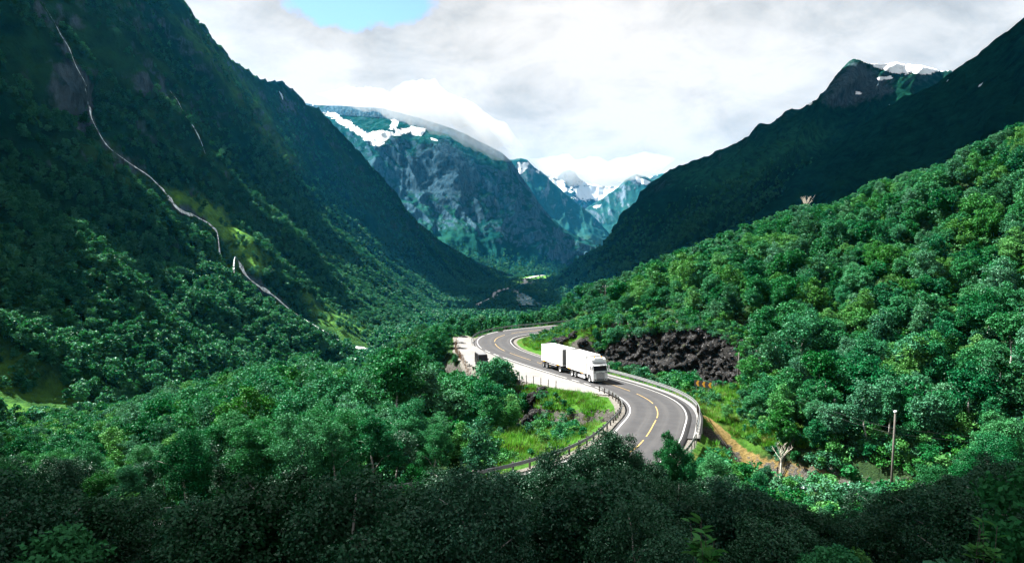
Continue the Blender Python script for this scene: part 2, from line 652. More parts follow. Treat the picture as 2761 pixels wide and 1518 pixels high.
def build_face(name, matname, label, foot, crest, nu, nv, gfun, amp, seed, snow=(), rockv=(0.3, 0.6, 0.7), rocks=(), meadow=(), back=0.3, sm=2, gl=(90, 400), snowrand=0.0, vmin=-0.2, rockbase=0.0, cliff=0.0, rocksteep=0.5):
    k0, k1 = crest[0][0], crest[-1][0]
    kk = np.linspace(k0, k1, nu)
    P, vv, F, C = loft(None, foot, crest, kk, nv, gfun, vmin=vmin, back=back, sm=sm)
    n = surf_normals(P)
    ds = np.linalg.norm(np.diff(C, axis=0), axis=1)
    s = np.concatenate([[0], np.cumsum(ds)])[:, None] * np.ones((1, nv))
    L = np.linalg.norm(C - F, axis=1)[:, None] * vv[None, :]
    v = np.clip(vv, 0, 1)[None, :] * np.ones((nu, 1))
    env = np.sin(v * math.pi * 0.9 + 0.1) ** 0.8 * np.where(vv[None, :] > 1, 0.3, 1)
    w = gl[0] * 0.5 * fbm(s / gl[0] / 2, L / gl[0] / 2, 3, seed)
    disp = env * amp * (1.3 * (ridged((s + w) / gl[0], L / gl[1], 4, seed + 1) - 0.45) + 0.6 * fbm(s / gl[0], L / gl[0], 5, seed + 2))
    disp = disp + env * amp * cliff * (ridged((s + L * 0.8 + w) / (gl[0] * 0.45), (L - s * 0.5) / (gl[0] * 1.1), 3, seed + 21) - 0.5) * sstep(0.2, 0.4, v) * (1 - sstep(0.75, 0.95, v))
    disp = disp + amp * 0.14 * fbm(s / gl[0] * 4, L / gl[0] * 4, 4, seed + 3) * (0.35 + 0.65 * env)
    P = P + n * disp[..., None]
    px, py, dp = proj(P)
    n = surf_normals(P)
    rock = sstep(rockv[0], rockv[1], v) * rockv[2] + rockbase + rocksteep * (sstep(0.35, 0.7, 1 - n[..., 2]) - 0.4)
    for poly, kq, sf in rocks:
        rock = rock + kq * pmask(px, py, poly, sf)
    mead = np.zeros_like(px)
    for poly, kq, sf in meadow:
        mead = np.maximum(mead, kq * pmask(px, py, poly, sf))
    sn = np.zeros_like(px)
    for poly, kq, sf in snow:
        sn = np.maximum(sn, kq * pmask(px, py, poly, sf))
    sn = sn + snowrand * sstep(0.75, 1.0, v)
    mountain(name, P, dict(rock=np.clip(rock, 0, 1), meadow=mead, snow=np.clip(sn, 0, 1)), MATS[matname], label)
    SURF[label] = dict(P=P, kk=kk, vv=vv, n=n, px=px, py=py)
    return SURF[label]


def cr(lst):
    """crest list from (display x, display y, distance)"""
    return [(x, W(x * DSP, y * DSP, d)) for x, y, d in lst]


mountain_mat('left_wall', 1.0, 2.2)
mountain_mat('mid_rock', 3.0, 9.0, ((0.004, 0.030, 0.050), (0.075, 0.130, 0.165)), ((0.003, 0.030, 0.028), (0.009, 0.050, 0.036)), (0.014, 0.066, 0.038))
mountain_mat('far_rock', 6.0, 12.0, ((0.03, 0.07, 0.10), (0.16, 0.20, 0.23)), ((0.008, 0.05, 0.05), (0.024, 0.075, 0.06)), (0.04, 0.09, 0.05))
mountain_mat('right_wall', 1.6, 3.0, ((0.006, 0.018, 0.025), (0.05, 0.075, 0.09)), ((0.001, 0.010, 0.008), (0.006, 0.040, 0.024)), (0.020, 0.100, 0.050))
build_left_wall()

# --- centre massif, capped by cloud, snow bowl on its left shoulder
MID = 'steep grey rock massif with a snow bowl, its top in cloud, at the valley bend'
mid = build_face('mountain', 'mid_rock', MID,
    [(600, W(600 * DSP, 700, 2500)), (900, W(900 * DSP, 725, 2550)), (1100, W(1100 * DSP, 733, 2620)), (1250, W(1270 * DSP, 741, 2700)), (1390, W(1405 * DSP, 738, 2850)), (1480, W(1520 * DSP, 718, 3050)), (1600, W(1640 * DSP, 700, 3300))],
    cr([(600, 262, 3700), (700, 258, 3650), (770, 256, 3600), (800, 262, 3580), (850, 262, 3560), (960, 268, 3520), (1050, 292, 3480), (1130, 318, 3460), (1165, 332, 3450), (1200, 350, 3440), (1232, 365, 3430), (1262, 382, 3420), (1285, 402, 3410), (1305, 432, 3400), (1330, 468, 3400), (1352, 503, 3400), (1372, 530, 3400), (1392, 552, 3400), (1412, 570, 3410), (1435, 587, 3420), (1460, 597, 3440), (1485, 606, 3460), (1520, 622, 3480), (1560, 645, 3520), (1600, 668, 3560)]),
    360, 190, lambda v: 0.22 * v + 0.9 * sstep(0.0, 1.2, v) * 1.02 - 0.14 * v * v, 46, 71,
    snow=[(D([(770, 250), (830, 275), (880, 300), (925, 330), (960, 320), (1000, 318), (1040, 312), (1060, 325), (1030, 340), (990, 350), (960, 375), (935, 372), (905, 350), (860, 320), (800, 285)]), 0.62, 14), (D([(985, 285), (1010, 290), (1000, 330), (975, 330)]), 0.6, 8), (D([(1030, 315), (1075, 322), (1060, 345), (1035, 340)]), 0.7, 6), (D([(1080, 345), (1100, 350), (1105, 357), (1085, 353)]), 0.75, 3), (D([(905, 278), (960, 280), (955, 288), (905, 284)]), 0.6, 6)],
    rockv=(0.22, 0.38, 0.62), rocks=[(D([(1010, 430), (1060, 390), (1120, 360), (1190, 420), (1190, 480), (1120, 490), (1010, 470)]), 0.4, 25)],
    meadow=[(D([(1020, 480), (1130, 490), (1190, 540), (1180, 600), (1060, 560)]), 0.8, 25), (D([(980, 460), (1060, 540), (1200, 640), (1300, 690), (1200, 690), (1050, 560)]), 0.9, 20)], gl=(170, 520), cliff=1.0)

# --- farther valley side, snow on top
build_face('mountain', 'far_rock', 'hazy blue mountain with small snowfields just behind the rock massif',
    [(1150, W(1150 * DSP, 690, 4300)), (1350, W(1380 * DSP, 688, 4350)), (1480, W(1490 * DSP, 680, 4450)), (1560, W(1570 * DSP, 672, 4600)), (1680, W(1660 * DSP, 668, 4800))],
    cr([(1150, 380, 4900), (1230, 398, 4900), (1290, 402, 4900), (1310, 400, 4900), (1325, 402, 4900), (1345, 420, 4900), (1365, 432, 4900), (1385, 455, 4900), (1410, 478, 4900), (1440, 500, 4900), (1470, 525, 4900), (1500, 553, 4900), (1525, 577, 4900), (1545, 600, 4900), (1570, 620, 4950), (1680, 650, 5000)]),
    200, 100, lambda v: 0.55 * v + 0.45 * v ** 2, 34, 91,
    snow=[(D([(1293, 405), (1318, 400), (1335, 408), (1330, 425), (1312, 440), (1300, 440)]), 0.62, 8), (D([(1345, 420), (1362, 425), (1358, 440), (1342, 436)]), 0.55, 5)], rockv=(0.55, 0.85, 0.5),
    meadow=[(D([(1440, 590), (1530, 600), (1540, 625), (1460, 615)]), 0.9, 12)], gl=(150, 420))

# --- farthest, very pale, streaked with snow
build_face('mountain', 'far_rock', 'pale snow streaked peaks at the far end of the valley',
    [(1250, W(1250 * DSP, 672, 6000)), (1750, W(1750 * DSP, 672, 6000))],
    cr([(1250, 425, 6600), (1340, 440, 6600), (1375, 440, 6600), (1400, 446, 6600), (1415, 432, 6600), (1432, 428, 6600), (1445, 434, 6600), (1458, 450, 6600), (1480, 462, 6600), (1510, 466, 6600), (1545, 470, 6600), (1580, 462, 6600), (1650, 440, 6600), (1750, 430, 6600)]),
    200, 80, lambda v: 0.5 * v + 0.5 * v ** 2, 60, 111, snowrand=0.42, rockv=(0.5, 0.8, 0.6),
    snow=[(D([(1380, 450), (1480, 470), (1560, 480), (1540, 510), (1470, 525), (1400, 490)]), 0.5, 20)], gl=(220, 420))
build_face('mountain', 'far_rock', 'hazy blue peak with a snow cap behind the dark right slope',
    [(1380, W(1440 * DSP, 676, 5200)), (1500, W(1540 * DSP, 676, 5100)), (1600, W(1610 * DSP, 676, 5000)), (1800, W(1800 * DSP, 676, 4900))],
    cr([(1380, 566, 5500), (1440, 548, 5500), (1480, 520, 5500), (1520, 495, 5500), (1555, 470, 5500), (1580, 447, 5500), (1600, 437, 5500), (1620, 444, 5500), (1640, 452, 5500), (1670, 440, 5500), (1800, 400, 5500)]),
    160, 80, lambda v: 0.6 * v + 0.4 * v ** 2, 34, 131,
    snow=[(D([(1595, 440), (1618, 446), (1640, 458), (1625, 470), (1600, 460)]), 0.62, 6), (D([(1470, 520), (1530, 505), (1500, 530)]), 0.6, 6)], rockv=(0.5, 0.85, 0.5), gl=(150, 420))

# --- dark right wall and its peak
RWALL = 'dark green shoulder of the right valley wall rising to a snow topped peak'
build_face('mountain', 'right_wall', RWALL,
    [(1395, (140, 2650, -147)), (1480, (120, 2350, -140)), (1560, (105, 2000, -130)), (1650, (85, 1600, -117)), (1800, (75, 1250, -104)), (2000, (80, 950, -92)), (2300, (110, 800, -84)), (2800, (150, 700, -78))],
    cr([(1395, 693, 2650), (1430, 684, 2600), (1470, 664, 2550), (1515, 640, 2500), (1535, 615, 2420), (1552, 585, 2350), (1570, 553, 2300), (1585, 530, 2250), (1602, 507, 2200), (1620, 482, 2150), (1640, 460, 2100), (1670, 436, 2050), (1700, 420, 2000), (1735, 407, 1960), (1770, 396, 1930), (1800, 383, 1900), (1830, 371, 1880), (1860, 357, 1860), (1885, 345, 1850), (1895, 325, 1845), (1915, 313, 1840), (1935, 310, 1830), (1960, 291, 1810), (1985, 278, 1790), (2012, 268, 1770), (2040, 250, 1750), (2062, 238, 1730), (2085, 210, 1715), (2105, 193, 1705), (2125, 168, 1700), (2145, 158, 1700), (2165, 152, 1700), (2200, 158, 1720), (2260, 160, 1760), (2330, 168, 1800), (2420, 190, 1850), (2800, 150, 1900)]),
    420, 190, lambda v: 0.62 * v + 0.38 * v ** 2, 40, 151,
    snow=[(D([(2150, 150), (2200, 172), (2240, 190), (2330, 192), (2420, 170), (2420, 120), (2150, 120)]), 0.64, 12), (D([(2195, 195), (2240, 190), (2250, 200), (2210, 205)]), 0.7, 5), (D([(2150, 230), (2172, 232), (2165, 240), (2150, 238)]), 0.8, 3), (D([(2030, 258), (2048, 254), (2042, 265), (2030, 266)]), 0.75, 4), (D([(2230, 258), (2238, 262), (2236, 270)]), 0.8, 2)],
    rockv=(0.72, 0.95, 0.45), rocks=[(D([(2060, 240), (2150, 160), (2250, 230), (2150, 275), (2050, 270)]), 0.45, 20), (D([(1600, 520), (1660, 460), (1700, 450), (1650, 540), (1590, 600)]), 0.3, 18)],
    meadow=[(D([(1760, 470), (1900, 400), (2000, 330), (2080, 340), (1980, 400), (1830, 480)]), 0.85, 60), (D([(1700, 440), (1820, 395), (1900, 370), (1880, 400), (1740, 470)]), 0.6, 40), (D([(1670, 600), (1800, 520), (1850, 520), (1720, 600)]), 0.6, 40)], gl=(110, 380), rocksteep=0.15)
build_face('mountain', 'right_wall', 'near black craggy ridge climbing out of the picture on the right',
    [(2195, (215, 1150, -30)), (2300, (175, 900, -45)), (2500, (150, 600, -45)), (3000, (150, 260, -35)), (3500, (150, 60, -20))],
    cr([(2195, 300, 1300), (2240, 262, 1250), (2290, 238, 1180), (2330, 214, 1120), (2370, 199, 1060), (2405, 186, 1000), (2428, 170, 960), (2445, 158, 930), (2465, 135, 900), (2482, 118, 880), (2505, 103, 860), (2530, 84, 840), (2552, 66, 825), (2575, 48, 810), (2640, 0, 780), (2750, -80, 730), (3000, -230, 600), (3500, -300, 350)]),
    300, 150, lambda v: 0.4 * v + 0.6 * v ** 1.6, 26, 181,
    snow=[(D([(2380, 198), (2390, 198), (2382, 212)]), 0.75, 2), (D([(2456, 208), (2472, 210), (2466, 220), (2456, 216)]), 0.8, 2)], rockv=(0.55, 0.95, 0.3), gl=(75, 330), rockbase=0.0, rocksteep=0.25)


# ------------------------------------------------------------------ road alignment (plan view, metres)
def S(x, y):
    """height of the road plane"""
    x, y = np.asarray(x, float), np.asarray(y, float)
    a = -21.61 - 0.0164 * x - 0.0652 * (y - 100) + 0.000909 * (y - 100) ** 2
    y0 = 75.0
    b = -21.61 - 0.0164 * x - 0.0652 * (y0 - 100) + 0.000909 * (y0 - 100) ** 2 + 0.055 * (y0 - y)
    return np.where(y > y0, a, b)


def catmull(pts, step=1.0):
    P = np.asarray(pts, float)
    P = np.vstack([2 * P[0] - P[1], P, 2 * P[-1] - P[-2]])
    out = []
    for i in range(1, len(P) - 2):
        n = max(2, int(np.linalg.norm(P[i + 1] - P[i]) / 0.25))
        t = np.linspace(0, 1, n, endpoint=False)[:, None]
        out.append(0.5 * (2 * P[i] + (P[i + 1] - P[i - 1]) * t + (2 * P[i - 1] - 5 * P[i] + 4 * P[i + 1] - P[i + 2]) * t ** 2 + (3 * P[i] - P[i - 1] - 3 * P[i + 1] + P[i + 2]) * t ** 3))
    out.append(P[-2][None])
    Q = np.vstack(out)
    s = np.concatenate([[0], np.cumsum(np.linalg.norm(np.diff(Q, axis=0), axis=1))])
    k = np.arange(0, s[-1], step)
    return np.stack([np.interp(k, s, Q[:, i]) for i in range(Q.shape[1])], -1)


ROAD_C = [(46, 196), (36, 188), (24, 180), (13, 173), (3.9, 167.9), (1.4, 166.2), (-1.3, 163.5), (-3.2, 159.7), (-3.8, 156.2), (-3.7, 152.5), (-3.1, 148.9), (-1.9, 144.6), (1.2, 138.0), (5.2, 130.0), (10.3, 119.6), (15.0, 109.3), (17.4, 101.0), (18.1, 95.5), (18.1, 91), (17.6, 86.5), (16.8, 82.2), (15.5, 77.2), (13.4, 70.2), (10.8, 63.4), (7, 57), (1.5, 51), (-6, 45.5), (-15, 41.2), (-26, 38), (-40, 35.5), (-60, 33), (-90, 31), (-125, 30)]
RC = catmull(ROAD_C, 0.8)
for _i in range(2):
    RC[:, _i] = smooth1(RC[:, _i], 12)
RT = np.gradient(RC, axis=0)
RT /= np.linalg.norm(RT, axis=1, keepdims=True)
RN = np.stack([-RT[:, 1], RT[:, 0]], -1)               # left-hand normal seen along travel far -> near
# half widths to the edge lines (the photo's right side is RN positive)
RS = np.concatenate([[0], np.cumsum(np.linalg.norm(np.diff(RC, axis=0), axis=1))])
HWR = np.interp(RC[:, 1], [30, 62, 74, 84, 100, 115, 136, 150, 163, 172], [3.3, 3.3, 3.2, 3.25, 3.5, 3.4, 3.35, 3.5, 3.3, 3.3])
HWL = np.interp(RC[:, 1], [30, 62, 74, 84, 100, 115, 136, 150, 163, 172], [3.3, 3.3, 3.2, 3.2, 3.4, 3.5, 3.4, 3.7, 3.7, 3.5])


def road_pt(i, off):
    p = RC[i] + RN[i] * off
    return np.array([p[0], p[1], float(S(p[0], p[1]))])


def road_off(off, lift=0.0, i0=0, i1=None):
    o = np.broadcast_to(np.asarray(off, float), (len(RC),))
    P = RC + RN * o[:, None]
    z = S(P[:, 0], P[:, 1]) + lift
    return np.column_stack([P, z])[i0:i1]


def road_idx(x, y):
    return int(np.argmin(np.hypot(RC[:, 0] - x, RC[:, 1] - y)))


RIVER = catmull([(75, 44, -16.5), (60, 52, -20.0), (46, 61, -22.2), (32, 69, -24.4), (24, 75, -25.4), (14, 83, -26.0), (6, 91, -26.4), (-0.5, 99, -27.1), (-4, 111, -27.9), (-12, 127, -29.8), (-26, 147, -33), (-42, 180, -38.5), (-58, 235, -45), (-64, 310, -51)], 1.0)
TURNOUT = [(-7.5, 152), (-8.6, 157), (-10.6, 161.5), (-12.2, 160), (-11.7, 155), (-11.2, 149), (-10.9, 143), (-9.6, 136), (-8.6, 131.5), (-6.2, 123.5), (-3.6, 117.5), (1.0, 111.5), (4.5, 106.8), (7.2, 103.4), (10.5, 101), (13.2, 98.6), (13.6, 100.5), (12.2, 106), (9.2, 112.5), (5.5, 120.5), (1, 129.5), (-2.6, 137), (-5, 142.8), (-6.8, 147.5)]
PATH_TAN = [(22.6, 84, 0), (24.3, 80, 0), (26.8, 77, 0), (29.6, 74.5, 0), (31.8, 72.5, 0), (32.5, 71.2, 0)]

# ------------------------------------------------------------------ near ground
WALL_PATH = [(12.5, 133.5), (18, 127), (23.5, 121), (27.5, 115.5), (30.3, 110), (31.8, 105.5), (32.2, 102.5)]
CTRL = [(0, -40, 6), (60, -40, 14), (-60, -40, 4), (0, 0, -1.9), (25, 0, -1), (50, 0, 1), (90, 0, 8), (-25, 0, -4), (-60, 0, -9), (-110, 0, -14), (140, -30, 22), (-140, -30, -6),
        (0, 12, -8), (25, 12, -7), (55, 12, -4), (90, 15, 4), (-25, 14, -12), (-60, 16, -15), (0, 26, -16), (22, 28, -15), (45, 30, -11), (70, 32, -4), (110, 35, 10), (-20, 28, -16.8), (-50, 26, -17.5), (-90, 24, -19),
        (25, 45, -20), (40, 45, -18), (60, 46, -13), (90, 50, 0), (130, 50, 14), (44, 58, -21), (70, 58, -14), (31, 67, -23.6), (24, 75, -24.6),
        (12, 85, -24.5), (2, 96, -26.2), (-9, 112, -28.2), (-24, 132, -31.5), (-42, 172, -37.5), (-60, 232, -44.5),
        (30, 80, -21.5), (40, 85, -20.5), (55, 80, -19), (75, 75, -14), (100, 75, -4), (140, 80, 12), (28, 96, -21.3), (27, 104, -21.8), (40, 98, -18.5), (55, 98, -15), (75, 98, -9), (100, 100, 0), (140, 105, 18),
        (16.5, 133, -16.2), (24.5, 124.5, -14.8), (31.5, 117.5, -14.4), (36.5, 110.5, -14.8), (39, 105, -16.5), (40, 122, -11), (50, 115, -11),
        (6, 190, -23.5), (18, 200, -19), (34, 210, -12), (51, 200, -6), (66, 180, 1), (78, 165, 7), (86, 150, 10), (95, 135, 15), (40, 260, -28), (80, 240, -12), (110, 200, 5), (120, 170, 14), (140, 140, 26), (180, 100, 34), (180, 200, 20),
        (40, 150, -10), (55, 150, -4), (30, 160, -15), (65, 130, -2), (45, 180, -9), (82, 120, 2), (6, 152, -21.8), (9, 146, -20.8), (14, 142, -18.6), (20, 138, -15.5), (12, 156, -20), (20, 168, -20),
        (0, 180, -24), (10, 186, -24), (-10, 178, -25), (-20, 165, -26), (-30, 190, -32), (0, 215, -34), (20, 240, -36), (-40, 245, -46), (0, 285, -52), (60, 310, -52), (110, 310, -50), (170, 290, -20),
        (-18, 152, -25), (-19, 142, -26), (-14, 128, -26), (-8, 116, -26.5), (1, 107, -24.6), (5, 100, -23.6), (9, 100.5, -22.4), (2, 102, -25.2), (10, 93, -22.2), (9, 88, -22.8),
        (-30, 110, -29), (-50, 100, -29), (-30, 80, -25), (-10, 75, -20.6), (1, 67, -19.6), (-4, 85, -24.2), (4, 78, -21), (-40, 60, -21.5), (-70, 60, -24), (-60, 130, -33.5), (-90, 100, -30), (-85, 180, -40), (-110, 60, -24), (-120, 130, -34), (-110, 300, -54), (-130, 220, -45)]


def rbf_fit(C):
    C = np.asarray(C, float)
    d = np.hypot(C[:, None, 0] - C[None, :, 0], C[:, None, 1] - C[None, :, 1])
    n = len(C)
    A = np.zeros((n + 3, n + 3))
    A[:n, :n] = d + np.eye(n) * -0.6
    A[:n, n:] = np.column_stack([np.ones(n), C[:, :2]])
    A[n:, :n] = A[:n, n:].T
    return C, np.linalg.solve(A, np.concatenate([C[:, 2], [0, 0, 0]]))


_RC, _RW = rbf_fit(CTRL)


def rbf(x, y):
    x, y = np.asarray(x, float), np.asarray(y, float)
    sh = x.shape
    x, y = x.ravel(), y.ravel()
    out = _RW[-3] + _RW[-2] * x + _RW[-1] * y
    for i in range(len(_RC)):
        out += _RW[i] * np.hypot(x - _RC[i, 0], y - _RC[i, 1])
    return out.reshape(sh)


RC_POLY = [tuple(p) for p in RC[::3]]
RIV_POLY = [tuple(p[:2]) for p in RIVER[::4]]


def ground_z(x, y, micro=True):
    x, y = np.asarray(x, float), np.asarray(y, float)
    z = rbf(x, y)
    if micro:
        rough = 0.5 * fbm(x / 9, y / 9, 4, 41) + 0.18 * fbm(x / 2.2, y / 2.2, 3, 44)
    else:
        rough = 0
    dr, _ = dist_poly(x, y, RC_POLY)
    dv, _ = dist_poly(x, y, RIV_POLY)
    inside = in_poly(x, y, TURNOUT)
    dt, _ = dist_poly(x, y, TURNOUT + TURNOUT[:1])
    dt = np.where(inside, 0, dt)
    rd = np.minimum(dr - 4.3, dt - 0.3)
    wr = 1 - sstep(0.0, 6.0, rd)
    # the river cuts through below the bridge
    cut = 1 - sstep(1.5, 5.0, dv)
    zr = np.interp(dist_index(x, y, RIV_POLY), np.arange(len(RIV_POLY)), [RIVER[min(i * 4, len(RIVER) - 1), 2] for i in range(len(RIV_POLY))])
    dw, sw = dist_poly(x, y, WALL_PATH)
    lo = np.where(sw < 0, 1 - sstep(7.0, 12.0, dw), 1 - sstep(3.2, 4.6, dw)) * sstep(99.0, 104.0, y) * (1 - sstep(131.0, 136.0, y))
    z = z * (1 - lo) + np.minimum(z, S(x, y) - 0.25 + 0.05 * np.clip(8 - dw, 0, 8)) * lo
    z = (z + rough * (1 - 0.6 * wr)) * (1 - wr) + (S(x, y) - 0.10) * wr
    z = np.where(cut > 0, np.minimum(z, z * (1 - cut) + (zr - 0.7 + rough * 0.5) * cut), z)
    return z


def dist_index(x, y, poly):
    """index position of the nearest vertex of poly, as float"""
    best = np.full(np.shape(x), 1e9)
    idx = np.zeros(np.shape(x))
    for i, (a, b) in enumerate(poly):
        q = np.hypot(x - a, y - b)
        m = q < best
        best = np.where(m, q, best)
        idx = np.where(m, i, idx)
    return idx


def ground_mat():
    m = bpy.data.materials.new('hill_ground')
    m.use_nodes = True
    t = NT(m.node_tree)
    out = t.n('ShaderNodeOutputMaterial')
    b = t.n('ShaderNodeBsdfPrincipled')
    b.inputs['Roughness'].default_value = 0.9
    b.inputs['Specular IOR Level'].default_value = 0.0
    pos = t.n('ShaderNodeNewGeometry').outputs['Position']

    def at(nm):
        return t.n('ShaderNodeAttribute', attribute_name=nm).outputs['Fac']
    n1 = t.noise(pos, 0.25, 6, 0.6)
    n2 = t.noise(pos, 1.6, 6, 0.65)
    n3 = t.noise(pos, 7.0, 4, 0.7)
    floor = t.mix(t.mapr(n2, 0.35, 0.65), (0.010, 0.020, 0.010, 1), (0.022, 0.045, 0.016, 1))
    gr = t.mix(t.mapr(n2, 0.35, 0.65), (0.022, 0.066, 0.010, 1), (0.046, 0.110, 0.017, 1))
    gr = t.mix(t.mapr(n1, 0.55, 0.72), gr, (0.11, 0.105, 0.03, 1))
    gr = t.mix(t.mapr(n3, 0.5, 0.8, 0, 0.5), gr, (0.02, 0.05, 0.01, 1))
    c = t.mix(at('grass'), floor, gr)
    tan = t.mix(t.mapr(n2, 0.3, 0.7), (0.10, 0.07, 0.025, 1), (0.19, 0.145, 0.06, 1))
    c = t.mix(t.mapr(t.math('ADD', at('tan'), t.math('MULTIPLY', t.math('SUBTRACT', n2, 0.5), 0.7)), 0.4, 0.6), c, tan)
    grv = t.mix(t.mapr(n3, 0.3, 0.7), (0.085, 0.08, 0.07, 1), (0.15, 0.142, 0.13, 1))
    c = t.mix(t.mapr(t.math('ADD', at('gravel'), t.math('MULTIPLY', t.math('SUBTRACT', n2, 0.5), 0.7)), 0.42, 0.58), c, grv)
    rk = t.mix(t.mapr(n3, 0.3, 0.7), (0.02, 0.02, 0.019, 1), (0.10, 0.095, 0.085, 1))
    c = t.mix(t.mapr(t.math('ADD', at('rock'), t.math('MULTIPLY', t.math('SUBTRACT', n2, 0.5), 1.2)), 0.45, 0.6), c, rk)
    t.lk(c, b.inputs['Base Color'])
    bp = t.n('ShaderNodeBump')
    bp.inputs['Strength'].default_value = 1.0
    bp.inputs['Distance'].default_value = 0.25
    t.lk(t.math('ADD', n2, t.math('MULTIPLY', n3, 0.6)), bp.inputs['Height'])
    t.lk(bp.outputs[0], b.inputs['Normal'])
    t.lk(b.outputs[0], out.inputs[0])
    MATS['hill_ground'] = m
    return m


def build_ground():
    xs = np.concatenate([np.linspace(-140, -40, 60)[:-1], np.linspace(-40, 60, 170)[:-1], np.linspace(60, 190, 80)])
    ys = np.concatenate([np.linspace(-40, 50, 70)[:-1], np.linspace(50, 200, 255)[:-1], np.linspace(200, 330, 70)])
    X, Y = np.meshgrid(xs, ys, indexing='ij')
    Z = ground_z(X, Y)
    # let the outer rim run below the neighbouring surfaces
    Z = Z - 14 * sstep(295, 330, Y) - 10 * sstep(-105, -140, X) * (Y > 40)
    P = np.stack([X, Y, Z], -1)
    me = new_mesh('ground', P.reshape(-1, 3), grid_faces(len(xs), len(ys)), True)
    n = surf_normals(P)
    px, py, dp = proj(P)
    dr, side = dist_poly(X, Y, RC_POLY)
    dt, _ = dist_poly(X, Y, TURNOUT + TURNOUT[:1])
    tin = in_poly(X, Y, TURNOUT)
    dpth, _ = dist_poly(X, Y, [p[:2] for p in PATH_TAN])
    dv, _ = dist_poly(X, Y, RIV_POLY)
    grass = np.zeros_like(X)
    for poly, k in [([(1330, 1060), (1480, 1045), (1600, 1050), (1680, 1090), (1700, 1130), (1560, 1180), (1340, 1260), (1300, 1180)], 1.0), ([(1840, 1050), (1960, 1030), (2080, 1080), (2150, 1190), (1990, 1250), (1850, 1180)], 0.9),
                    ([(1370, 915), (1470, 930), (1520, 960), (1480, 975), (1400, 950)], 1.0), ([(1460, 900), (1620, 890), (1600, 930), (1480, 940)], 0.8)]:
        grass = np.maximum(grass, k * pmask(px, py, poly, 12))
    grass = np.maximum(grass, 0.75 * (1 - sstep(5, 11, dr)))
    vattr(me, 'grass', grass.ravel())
    gravel = np.maximum(np.where(tin, 1.0, 1 - sstep(0.3, 1.5, dt)), 0.8 * (1 - sstep(4.2, 5.6, dr)))
    gravel = np.maximum(gravel, pmask(px, py, [(1640, 1068), (1664, 1076), (1690, 1110), (1690, 1122), (1665, 1105)], 5))
    vattr(me, 'gravel', gravel.ravel())
    vattr(me, 'tan', (1 - sstep(0.3, 1.1, dpth)).ravel())
    rock = sstep(0.28, 0.5, 1 - n[..., 2]) * 0.75 + 0.7 * (1 - sstep(1.5, 5, dv))
    for poly, k in [([(1410, 1100), (1470, 1090), (1490, 1140), (1440, 1180), (1390, 1160)], 0.35), ([(1480, 930), (1560, 925), (1640, 915), (1620, 950), (1500, 965)], 0.3)]:
        rock = rock + k * pmask(px, py, poly, 10)
    rock = rock * (1 - np.clip(gravel, 0, 1))
    vattr(me, 'rock', rock.ravel())
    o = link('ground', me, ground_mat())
    tag(o, 'uneven hillside ground around the winding road, grass, gravel and rock', 'ground', kind='structure')
    SURF['ground'] = dict(P=P)


build_ground()

# ------------------------------------------------------------------ valley floor far below
VZ = ([150, 200, 310, 500, 800, 1000, 1500, 2000, 2600, 3600, 5200, 9000], [-44, -46, -54, -64, -83.5, -93.5, -113.5, -129, -146, -152, -156, -160])


def valley_z(y):
    return np.interp(y, *VZ)


def valley_px(px, py):
    """valley floor point that the photo shows at a pixel"""
    r = px_dir(px, py)
    k = r.z / r.y
    ys = np.linspace(250, 6000, 4000)
    i = int(np.argmin(np.abs(k * ys - valley_z(ys))))
    return r.x / r.y * ys[i], ys[i], float(valley_z(ys[i]))


def build_valley():
    ys = np.concatenate([np.geomspace(230, 4200, 160), np.geomspace(4400, 7200, 8)])
    xs = np.concatenate([np.linspace(-3000, -500, 6), np.linspace(-400, 500, 110), np.linspace(600, 3000, 6)])
    X, Y = np.meshgrid(xs, ys, indexing='ij')
    Z = valley_z(Y) + 1.2 * fbm(X / 45, Y / 60, 3, 77) * sstep(240, 420, Y)
    P = np.stack([X, Y, Z], -1)
    me = new_mesh('valley_floor', P.reshape(-1, 3), grid_faces(len(xs), len(ys)), True)
    px, py, dp = proj(P)
    vattr(me, 'rock', np.zeros(X.size))
    vattr(me, 'snow', np.zeros(X.size))
    m = pmask(px, py, [(1380, 745), (1420, 733), (1500, 735), (1500, 752), (1430, 765), (1390, 775)], 8)
    m = np.maximum(m, 0.45 * sstep(0.1, 0.5, fbm(X / 80, Y / 150, 2, 90)))
    vattr(me, 'meadow', m.ravel())
    o = link('valley_floor', me, MATS['left_wall'])
    tag(o, 'flat green valley floor running away between the mountain walls', 'valley', kind='structure')


def ribbon(P, w, zlift=0.0, wvar=None):
    P = np.asarray(P, float)
    T = np.gradient(P[:, :2], axis=0)
    T /= np.linalg.norm(T, axis=1, keepdims=True) + 1e-9
    N = np.stack([-T[:, 1], T[:, 0]], -1)
    w = np.broadcast_to(np.asarray(w, float), (len(P),))
    if wvar is not None:
        w = w * (1 + wvar * fbm(np.arange(len(P)) / 3.0, np.zeros(len(P)), 3, 5))
    L = np.column_stack([P[:, :2] + N * w[:, None] / 2, P[:, 2] + zlift])
    Rr = np.column_stack([P[:, :2] - N * w[:, None] / 2, P[:, 2] + zlift])
    V = np.stack([L, Rr], 1).reshape(-1, 3)
    return V, grid_faces(len(P), 2, True)


build_valley()
simple_mat('pale_road', (0.30, 0.29, 0.28), 0.9, var=0.1)
WATER = bpy.data.materials.new('white_water')


